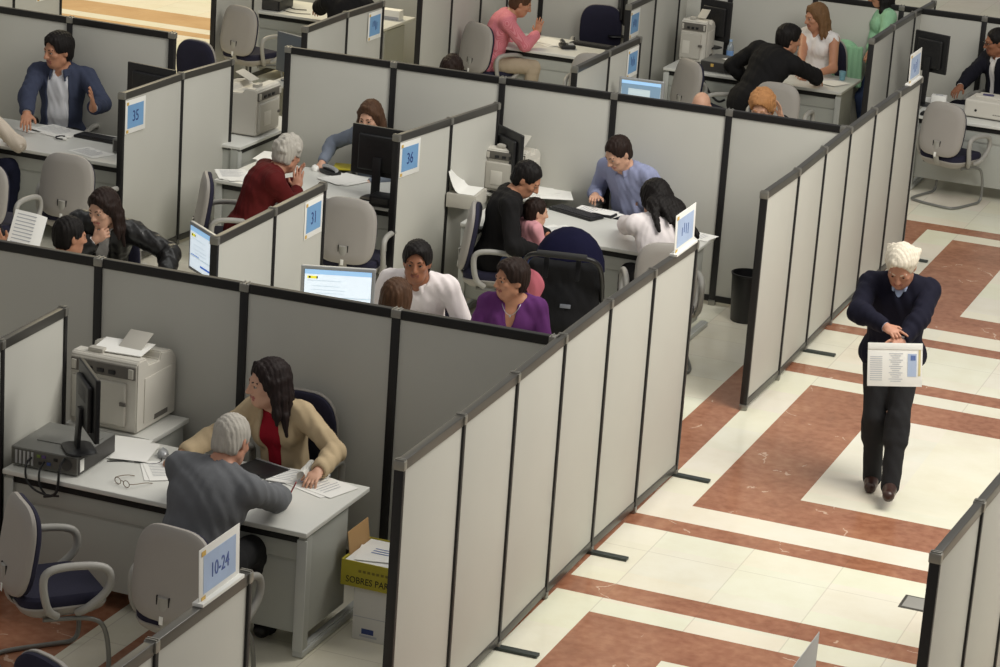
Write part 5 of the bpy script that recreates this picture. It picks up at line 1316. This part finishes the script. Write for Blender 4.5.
# 7 dark head seen from behind
dh = person('person', 'short black haired clerk seen from behind, just over the shaded divider', (70, 236), face=70, lean=4, hunch=6, s=0.98, hy=55, hp=8, skin='tan', top=G('shirt', BLK, 0.012), bottom=DARKT, hair=('short', 'black'), h=Q)
chair_under(dh, 's', 'chair of the clerk with the black hair behind the shaded divider', 70)
# 8 someone at the left edge holding a printed page
ref = up(-34, 205, 1.15)
lp = person('person', 'person beyond the left edge holding up a printed page', (-38, 205), face=-70, lean=8, hunch=8, s=1.0, hy=-40, hp=20, skin='tan', lh=near(2, 243, ref, 0.20), lel=(0.6, 0.3, -0.8), lmode='grip', handn=(None, (-0.5, 0.4, 0.6)),
    top=G('jacket', BLK, 0.016), bottom=DARKT, hair=('short', 'black'), h=Q)
chair_under(lp, 'v', 'chair of the person beyond the left edge', -70)
P1, P2, P3 = V(near(6, 244, ref, 0.24)), V(near(31, 250, ref, 0.24)), V(near(13, 216, ref, 0.20))
hp_ = empty('paper_sheet', P1, 0, 'printed white page held up at the left edge above the shaded divider', 'papers'); uu = (P2-P1).normalized(); vv = (P3-P1); vv = (vv-uu*vv.dot(uu)).normalized(); nn = uu.cross(vv)
MP2 = Matrix(((uu.x, vv.x, nn.x, 0), (uu.y, vv.y, nn.y, 0), (uu.z, vv.z, nn.z, 0), (0, 0, 0, 1))) @ Matrix.Translation((0.105, 0.11, 0))
MB().sheet(0.21, 0.27, MP2, curl=-0.05, n=8).build('sheet', WHITEP, hp_); gq = MB()
for k in range(10): gq.box((-0.02, 0.11-0.024*k, 0.0012), (0.13, 0.006, 0.0006), M=MP2, bev=0)
gq.build('printed_lines', INKG, hp_, smooth=False)
# 9 dark red jumper
ref = up(287, 155, 1.10)
rj = person('person', 'white haired man in a dark red jumper with clasped hands, seen from behind', (288, 154), face=36, lean=20, hunch=18, s=1.03, hy=70, hp=22, skin='red',
    rh=near(297, 189, ref, -0.12), lh=near(296, 182, ref, -0.22), rel=(0.5, -0.6, -0.8), lel=(-0.3, 0.5, -0.8), rmode='up', lmode='up',
    top=G('jumper', MAROON, 0.020, hem=0.04), bottom=DARKT, hair=('fluffy', 'grey'), h=0.006, fat=1.08)
# 10 brown haired woman behind the monitor
bw = person('person', 'brown haired woman clerk half hidden behind a large black monitor', (370, 117), face=-100, lean=6, hunch=8, s=0.96, fem=True, zseat=0.50, hy=-92, hp=16, skin='fair',
    rh=up(322, 163, 0.76), rel=(-0.7, -0.2, -0.6), rmode='mouse', top=G('top', STEEL, 0.013, neckr=0.082), bottom=BLK, hair=('long', 'brown'), h=0.006)
chair_under(bw, 's', 'chair of the brown haired woman behind the large monitor', -95)
# 11 man in black with the baby
ref = up(527, 180, 1.12)
mb = person('person', 'man in a black shirt holding a baby on his lap', (527, 179), face=24, lean=10, hunch=14, s=1.02, hy=8, hp=34, skin='tan',
    rh=near(536, 250, ref, 0.10), lh=near(548, 236, ref, -0.05), rel=(0.1, -0.7, -0.8), lel=(-0.2, 0.6, -0.8), top=G('shirt', BLK, 0.018, hem=0.04), bottom=JEANS, hair=('short', 'black'), h=0.006)
chair_under(mb, 'v', 'navy backed chair of the man holding the baby', 18)
# 12 baby
ba = person('baby', 'baby in a pink hooded top on the lap of the man in black', (535, 212), headpos=near(536, 212, ref, 0.02), face=60, lean=2, hunch=4, s=0.44, hy=40, hp=8, skin='fair', hs=1.18, top=G('pink_top', BABYP, 0.016, neckr=0.045, cuff=0.008), bottom=BABYP, hair=('short', 'dark'), h=0.0055, cat='baby',
    rh=None, rel=None)
# 13 clerk in the blue shirt
cl = person('person', 'clerk in a blue shirt pointing at papers on the couple\'s desk', (618, 153), face=-104, lean=15, hunch=14, s=1.03, zseat=0.48, hy=-122, hp=34, skin='fair',
    rh=up(595, 196, 0.79), lh=up(640, 202, 0.78), rel=(-0.35, 0.25, -1), lel=(0.4, 0.2, -1), rmode='point', lmode='rest', top=GC('shirt', BLUSH, 0.015, BLUSH, cuff=0.006, vneck=0.03), bottom=DARKT, hair=('short', 'dark'), h=0.0058)
cc = chair_under(cl, 's', 'swivel chair of the clerk in the blue shirt', -100)
a_ = math.radians(-100); bp_ = V((cl['pel'][0]-0.30*math.cos(a_), cl['pel'][1]-0.30*math.sin(a_), 0))
cj = Sculpt(); c3 = nv((bp_.x+0.13, bp_.y, 0.80))
cj.ell(c3, np.eye(3), [0.17, 0.07, 0.20], 0.05).ell(c3+nv((0.05, 0, 0.14)), np.eye(3), [0.13, 0.075, 0.10], 0.05)
for k in range(5): cj.cap(c3+nv((-0.12+0.07*k, -0.06, 0.15)), c3+nv((-0.13+0.075*k, -0.075, -0.22)), 0.02, 0.028, 0.03)
o = cj.mesh('folded_jacket', 0.007, cloth('cream jacket', rgb(206, 196, 170)), None, (bp_.x, bp_.y, 0)); o.location = (bp_.x, bp_.y, 0); tag(o, 'cream jacket hung on the chair behind the woman with long black hair', 'jacket')
# 14 woman in white
ww = person('person', 'woman in a white blouse with long loose black hair, seen from behind', (655, 199), face=120, lean=33, hunch=14, s=1.06, fem=True, hy=138, hp=14, skin='tan',
    lh=up(622, 222, 0.77), rh=up(664, 224, 0.77), lel=(-0.9, -0.3, -0.6), rel=(0.9, -0.2, -0.3), top=G('blouse', PINKW, 0.017, hem=0.03, cuff=0.006), bottom=BLK, hair=('longwavy', 'black'), h=0.006, hs=1.10, hairx=1.9)
chair_under(ww, 'v', 'grey backed chair of the woman in the white blouse', 114, back=-0.04)
# 15 man in the white shirt
ws = person('person', 'dark haired man in a white shirt looking up over the shaded divider', (417, 262), face=-80, lean=22, hunch=12, s=1.05, hy=-74, hp=2, skin='brown', top=GC('shirt', PINKW, 0.017, PINKW, vneck=0.05), bottom=DARKT, hair=('thick', 'black'), h=0.006)
chair_under(ws, 'v', 'chair of the man in the white shirt', -80)
# 16 brown head seen from behind
bh = person('person', 'clerk with smooth brown hair seen from behind, below the man in the white shirt', (397, 299), face=80, lean=4, hunch=6, s=0.95, fem=True, hy=85, hp=8, skin='fair', top=G('top', BLK, 0.012), bottom=BLK, hair=('bob', 'brown'), h=Q)
chair_under(bh, 's', 'chair of the clerk with smooth brown hair', 80)
# 17 woman in purple
pw = person('person', 'short haired woman in a purple v neck top looking to the side', (511, 279), face=-76, lean=4, hunch=6, s=0.97, fem=True, hy=-128, hp=2, skin='tan', top=G('purple_top', PURP, 0.012, vneck=0.15, neckr=0.092), bottom=BLK, hair=('thick', 'dark'), h=0.006, fat=1.06)
chair_under(pw, 'v', 'navy chair with a grey rim behind the woman in purple', -72)
nk = pw['neck']; f2_, u2_, r2_ = pw['f2'], pw['u2'], pw['r2']
ncl = empty('necklace', V(nk), 0, 'thin necklace with a small pendant on the woman in purple', 'necklace')
MB().tube([V(r2_*0.060*math.cos(t)+f2_*(0.035+0.055*math.sin(t)*1.0+0.02)+u2_*(0.0-0.06*math.sin(t)**2)) for t in np.linspace(0.1, PI-0.1, 17)], 0.0022, 6).build('chain', SILVER, ncl)
MB().box(V(f2_*0.113-u2_*0.066), (0.012, 0.012, 0.014), bev=0.004).build('pendant', SILVER, ncl)
# 18 pink shirt
ref = up(524, 6, 1.12)
ps = person('person', 'man in a pink shirt with his chin on his hand at the top edge', (521, 3), face=24, lean=18, hunch=16, s=1.04, hy=28, hp=24, skin='tan',
    rh=near(537, 34, ref, -0.12), lh=None, rel=(0.4, -0.5, -0.9), rmode='up', top=G('shirt', PSTR, 0.017, hem=0.03, cuff=0.006), bottom=KHAKI, hair=('short', 'brown'), h=Q)
chair_under(ps, 'v', 'grey backed chair of the man in the pink shirt', 62)
# 19 brown head at the divider
b9 = person('person', 'brown haired head just showing over the cross divider beside the pale top divider', (452, 71), face=90, lean=2, hunch=4, s=0.96, hy=90, hp=5, skin='fair', top=G('top', BLK, 0.012), bottom=BLK, hair=('curly', 'dark'), h=Q)
chair_under(b9, 's', 'chair of the brown haired head behind the cross divider', 90)
# 20 black jacket leaning
ref = up(789, 38, 1.15)
bk2 = person('person', 'person in a black jacket leaning over the desk, elbow out, seen from behind', (789, 39), face=74, lean=34, side=8, hunch=14, s=1.12, zseat=0.54, hy=40, hp=10, skin='tan',
    lh=near(750, 84, ref, 0.02), lel=(-1.0, -0.3, 0.1), rh=up(817, 80, 0.79), rel=(0.8, 0.2, -0.2), top=G('jacket', BLK, 0.021, hem=0.06, cuff=0.012), bottom=BLK, hair=('thick', 'black'), h=Q, fat=1.06)
# 21 blonde woman
ref = up(813, 22, 1.2)
bl = person('person', 'blonde woman in a white sleeveless top talking across the desk', (816, 17), face=-112, lean=4, hunch=6, s=1.06, fem=True, zseat=0.50, hy=-136, hp=12, skin='tan',
    lh=up(812, 75, 0.76), lel=(0.8, 0.2, -0.8), rh=up(800, 76, 0.76), top=G('white_top', WHT, 0.010, sleeve=0, vneck=0.06, neckr=0.09), bottom=BLK, hair=('long', 'blonde'), h=Q)
chair_under(bl, 's', 'swivel chair of the blonde woman', -105)
a_ = math.radians(-105); bp_ = V((bl['pel'][0]-0.27*math.cos(a_), bl['pel'][1]-0.27*math.sin(a_), 0))
cj = Sculpt(); c3 = nv((bp_.x+0.12, bp_.y-0.02, 0.80))
cj.ell(c3, np.eye(3), [0.18, 0.08, 0.22], 0.05)
for k in range(6): cj.cap(c3+nv((-0.10+0.055*k, -0.07, 0.16)), c3+nv((-0.11+0.06*k, -0.085, -0.2)), 0.022, 0.03, 0.03)
o = cj.mesh('green_cardigan', 0.008, GREEN, None, (bp_.x, bp_.y, 0)); o.location = (bp_.x, bp_.y, 0); tag(o, 'pale green cardigan hung on the blonde woman\'s chair', 'cardigan')
# 22 girl in green, standing
ref = up(880, -6, 1.45)
g2 = up(876, 74, 0.86)
hp0 = up(880, -5, 1.47)
gg = person('person', 'dark haired girl in a pale green cardigan and jeans standing at the top', None, headpos=hp0, face=-150, stand=True, pelvis=0.86, lean=0, hunch=4, s=0.97, fem=True, hy=-160, hp=15, skin='tan',
    feet=(nv((hp0[0]-0.03, hp0[1]+0.10, 0)), nv((hp0[0]+0.03, hp0[1]-0.10, 0))), rh=near(868, 61, hp0, 0.10), lh=near(873, 66, hp0, 0.20), rel=(0.3, 0.6, -0.8), lel=(0.6, -0.4, -0.8), top=G('cardigan', GREEN, 0.018, hem=0.08), bottom=JEANS, hair=('long', 'black'), h=Q)
# 23 ginger
ref = up(762, 106, 1.18)
gi = person('person', 'ginger haired person with one hand raised, just over the cross divider', (762, 107), face=-80, lean=6, hunch=8, s=0.95, hy=-88, hp=24, skin='fair', lh=near(781, 118, ref, 0.04), lel=(0.9, 0.0, -0.6), lmode='up', handn=(None, (-0.6, -0.5, 0)),
    top=GC('shirt', WHT, 0.008, WHT), over=G('jacket', BLK, 0.02, opening=0.05), bottom=BLK, hair=('curly', 'red'), h=0.0065, hs=1.18)
chair_under(gi, 'v', 'chair hidden under the ginger haired person', -80)
# 24 suit
ref = up(994, 43, 1.27)
su = person('person', 'man in a dark suit with glasses at the right edge', (996, 42), face=-128, lean=8, hunch=8, s=1.04, zseat=0.50, hy=-150, hp=12, skin='brown', glasses=True,
    rh=up(955, 92, 0.78), rel=(-0.7, 0.3, -0.6), top=GC('shirt', WHT, 0.008, WHT), over=G('suit_jacket', SUIT, 0.022, opening=0.045, cuff=0.006), bottom=SUIT, hair=('short', 'black'), h=0.0065)
chair_under(su, 's', 'swivel chair of the man in the dark suit', -120)
# 25 bald head
bd = person('person', 'bald head just showing over the cross divider beside the ginger hair', (701, 107), face=-80, lean=3, hunch=5, s=0.95, hy=-80, hp=20, skin='fair', top=G('shirt', WHT, 0.012), bottom=DARKT, hair=('bald', 'grey'), h=Q)
chair_under(bd, 'v', 'chair hidden under the bald person', -80)
# 26 black clad person at the top
ref = up(336, -24, 1.15)
bt2 = person('person', 'person in black cut by the top edge, above the short top divider', (350, -16), face=100, lean=12, hunch=12, s=1.06, hy=120, hp=10, skin='tan', lh=up(314, 12, 0.78), lel=(-0.7, -0.2, -0.3), top=G('jacket', BLK, 0.022, hem=0.05, sleeve=1.4), bottom=BLK, hair=('short', 'dark'), h=Q)

# ================================================================ pushchair
sp = up(580, 262, 1.0)
pr = empty('pushchair', (-1.31, 6.02, 0), math.radians(12), 'black and navy pushchair parked behind the couple with the baby', 'pushchair')
NAVYC = cloth('navy canopy fabric', rgb(34, 34, 66)); BLKF = cloth('black pushchair fabric', rgb(24, 24, 26))
b = bmesh.new(); rows = []
for i in range(13):                                   # folding hood: half dome open to the front (+Y)
    th = PI*i/12; rows.append([])
    for j in range(9):
        ph = math.radians(-12+105*j/8)
        rr = 0.27*(1+0.012*math.cos(ph*12))
        rows[-1].append(b.verts.new((rr*0.93*math.cos(th), -rr*0.95*math.cos(ph)*math.sin(th)**0.5*0.9+0.17, 0.76+0.31*math.sin(th)*math.sin(ph+0.22)+0.02)))
for i in range(12):
    for j in range(8): b.faces.new((rows[i][j], rows[i+1][j], rows[i+1][j+1], rows[i][j+1]))
bmesh.ops.solidify(b, geom=b.faces[:], thickness=0.012); bmesh.ops.recalc_face_normals(b, faces=b.faces[:])
MB()._add(b).build('canopy', NAVYC, pr)
bag = Sculpt(); E3 = np.eye(3)
bag.box((0, -0.04, 0.66), E3, (0.255, 0.055, 0.23), 0.04, rnd=0.05).ell((0, -0.07, 0.56), E3, (0.22, 0.09, 0.16), 0.05).ell((0, -0.10, 0.46), E3, (0.19, 0.09, 0.10), 0.05)
bag.mesh('seat_back', 0.007, BLKF, pr, (0, 0, 0), noise=0.002)
st2 = Sculpt(); st2.box((0, 0.18, 0.46), E3, (0.19, 0.20, 0.05), 0.03, rnd=0.04).box((0, 0.44, 0.36), E3, (0.17, 0.06, 0.10), 0.03, rnd=0.04)
st2.mesh('seat', 0.008, BLKF, pr)
hb = MB(); hb.tube([(-0.27, -0.02, 0.62), (-0.275, -0.14, 0.82), (-0.25, -0.235, 0.955), (-0.15, -0.265, 0.985), (0.0, -0.275, 0.99), (0.15, -0.265, 0.985), (0.25, -0.235, 0.955), (0.275, -0.14, 0.82), (0.27, -0.02, 0.62)], 0.017, 12, smooth=2).build('handlebar', BLACK, pr)
MB().tube([(-0.17, -0.262, 0.985), (0, -0.275, 0.99), (0.17, -0.262, 0.985)], 0.024, 12, smooth=1).build('foam_grip', mat('foam grip', rgb(40, 40, 40), 0.8), pr)
for sx in (-1, 1): MB().box((sx*0.11, -0.22, 0.90), (0.035, 0.025, 0.19), rx=math.radians(-20), bev=0.008).build('hanging_strap', BLKF, pr)
fr = MB()
for sx in (-1, 1):
    fr.tube([(sx*0.27, -0.02, 0.62), (sx*0.275, 0.18, 0.40), (sx*0.25, 0.52, 0.10)], 0.014, 10, smooth=1); fr.tube([(sx*0.272, 0.10, 0.50), (sx*0.28, -0.16, 0.10)], 0.014, 10)
fr.cyl((-0.28, -0.16, 0.10), (0.28, -0.16, 0.10), 0.012).cyl((-0.25, 0.52, 0.10), (0.25, 0.52, 0.10), 0.012); fr.build('frame', PCG, pr)
for sx in (-1, 1):
    for y in (-0.16, 0.52):
        M = Matrix.Translation((sx*0.295, y, 0.095)) @ Matrix.Rotation(PI/2, 4, 'Y')
        MB().lathe([(0, -0.012), (0.03, -0.014), (0.05, -0.008), (0.072, -0.016), (0.09, -0.016), (0.095, 0), (0.09, 0.016), (0.072, 0.016), (0.05, 0.008), (0.03, 0.014), (0, 0.012)], M=M).build('wheel', BLACK, pr)
MB().box((0.035, -0.165, 0.60), (0.075, 0.006, 0.028), bev=0.004, rx=math.radians(-6)).build('name_patch', mat('grey patch', rgb(120, 124, 134), 0.5), pr)
pk = Sculpt(); pk.ell((-0.20, -0.06, 0.72), E3, (0.07, 0.06, 0.10), 0.04).ell((-0.17, -0.08, 0.66), E3, (0.05, 0.05, 0.09), 0.04).cap((-0.23, -0.08, 0.80), (-0.19, -0.10, 0.62), 0.02, 0.03, 0.03)
o = pk.mesh('pink_blanket', 0.006, cloth('pink blanket', rgb(206, 116, 130)), None, (0, 0, 0), noise=0.003)
o.location = pr.location; o.rotation_euler = pr.rotation_euler; tag(o, 'pink blanket bulging from the side of the black pushchair', 'blanket')
gb = empty('pushchair_bag', (-1.31, 6.02, 0), math.radians(12), 'crumpled grey plastic bag inside the pushchair hood', 'bag')
gs = Sculpt(); gs.ell((0.02, 0.03, 0.86), E3, (0.13, 0.06, 0.07), 0.03).ell((-0.12, 0.02, 0.84), E3, (0.07, 0.05, 0.06), 0.03)
gs.mesh('bag_body', 0.006, mat('grey film', rgb(126, 126, 128), 0.35), gb, noise=0.004); MB().tube([(-0.05, 0, 0.91), (0, -0.01, 0.95), (0.06, 0, 0.91)], 0.006, 8, smooth=1).build('bag_handle', mat('grey film', rgb(126, 126, 128), 0.35), gb)
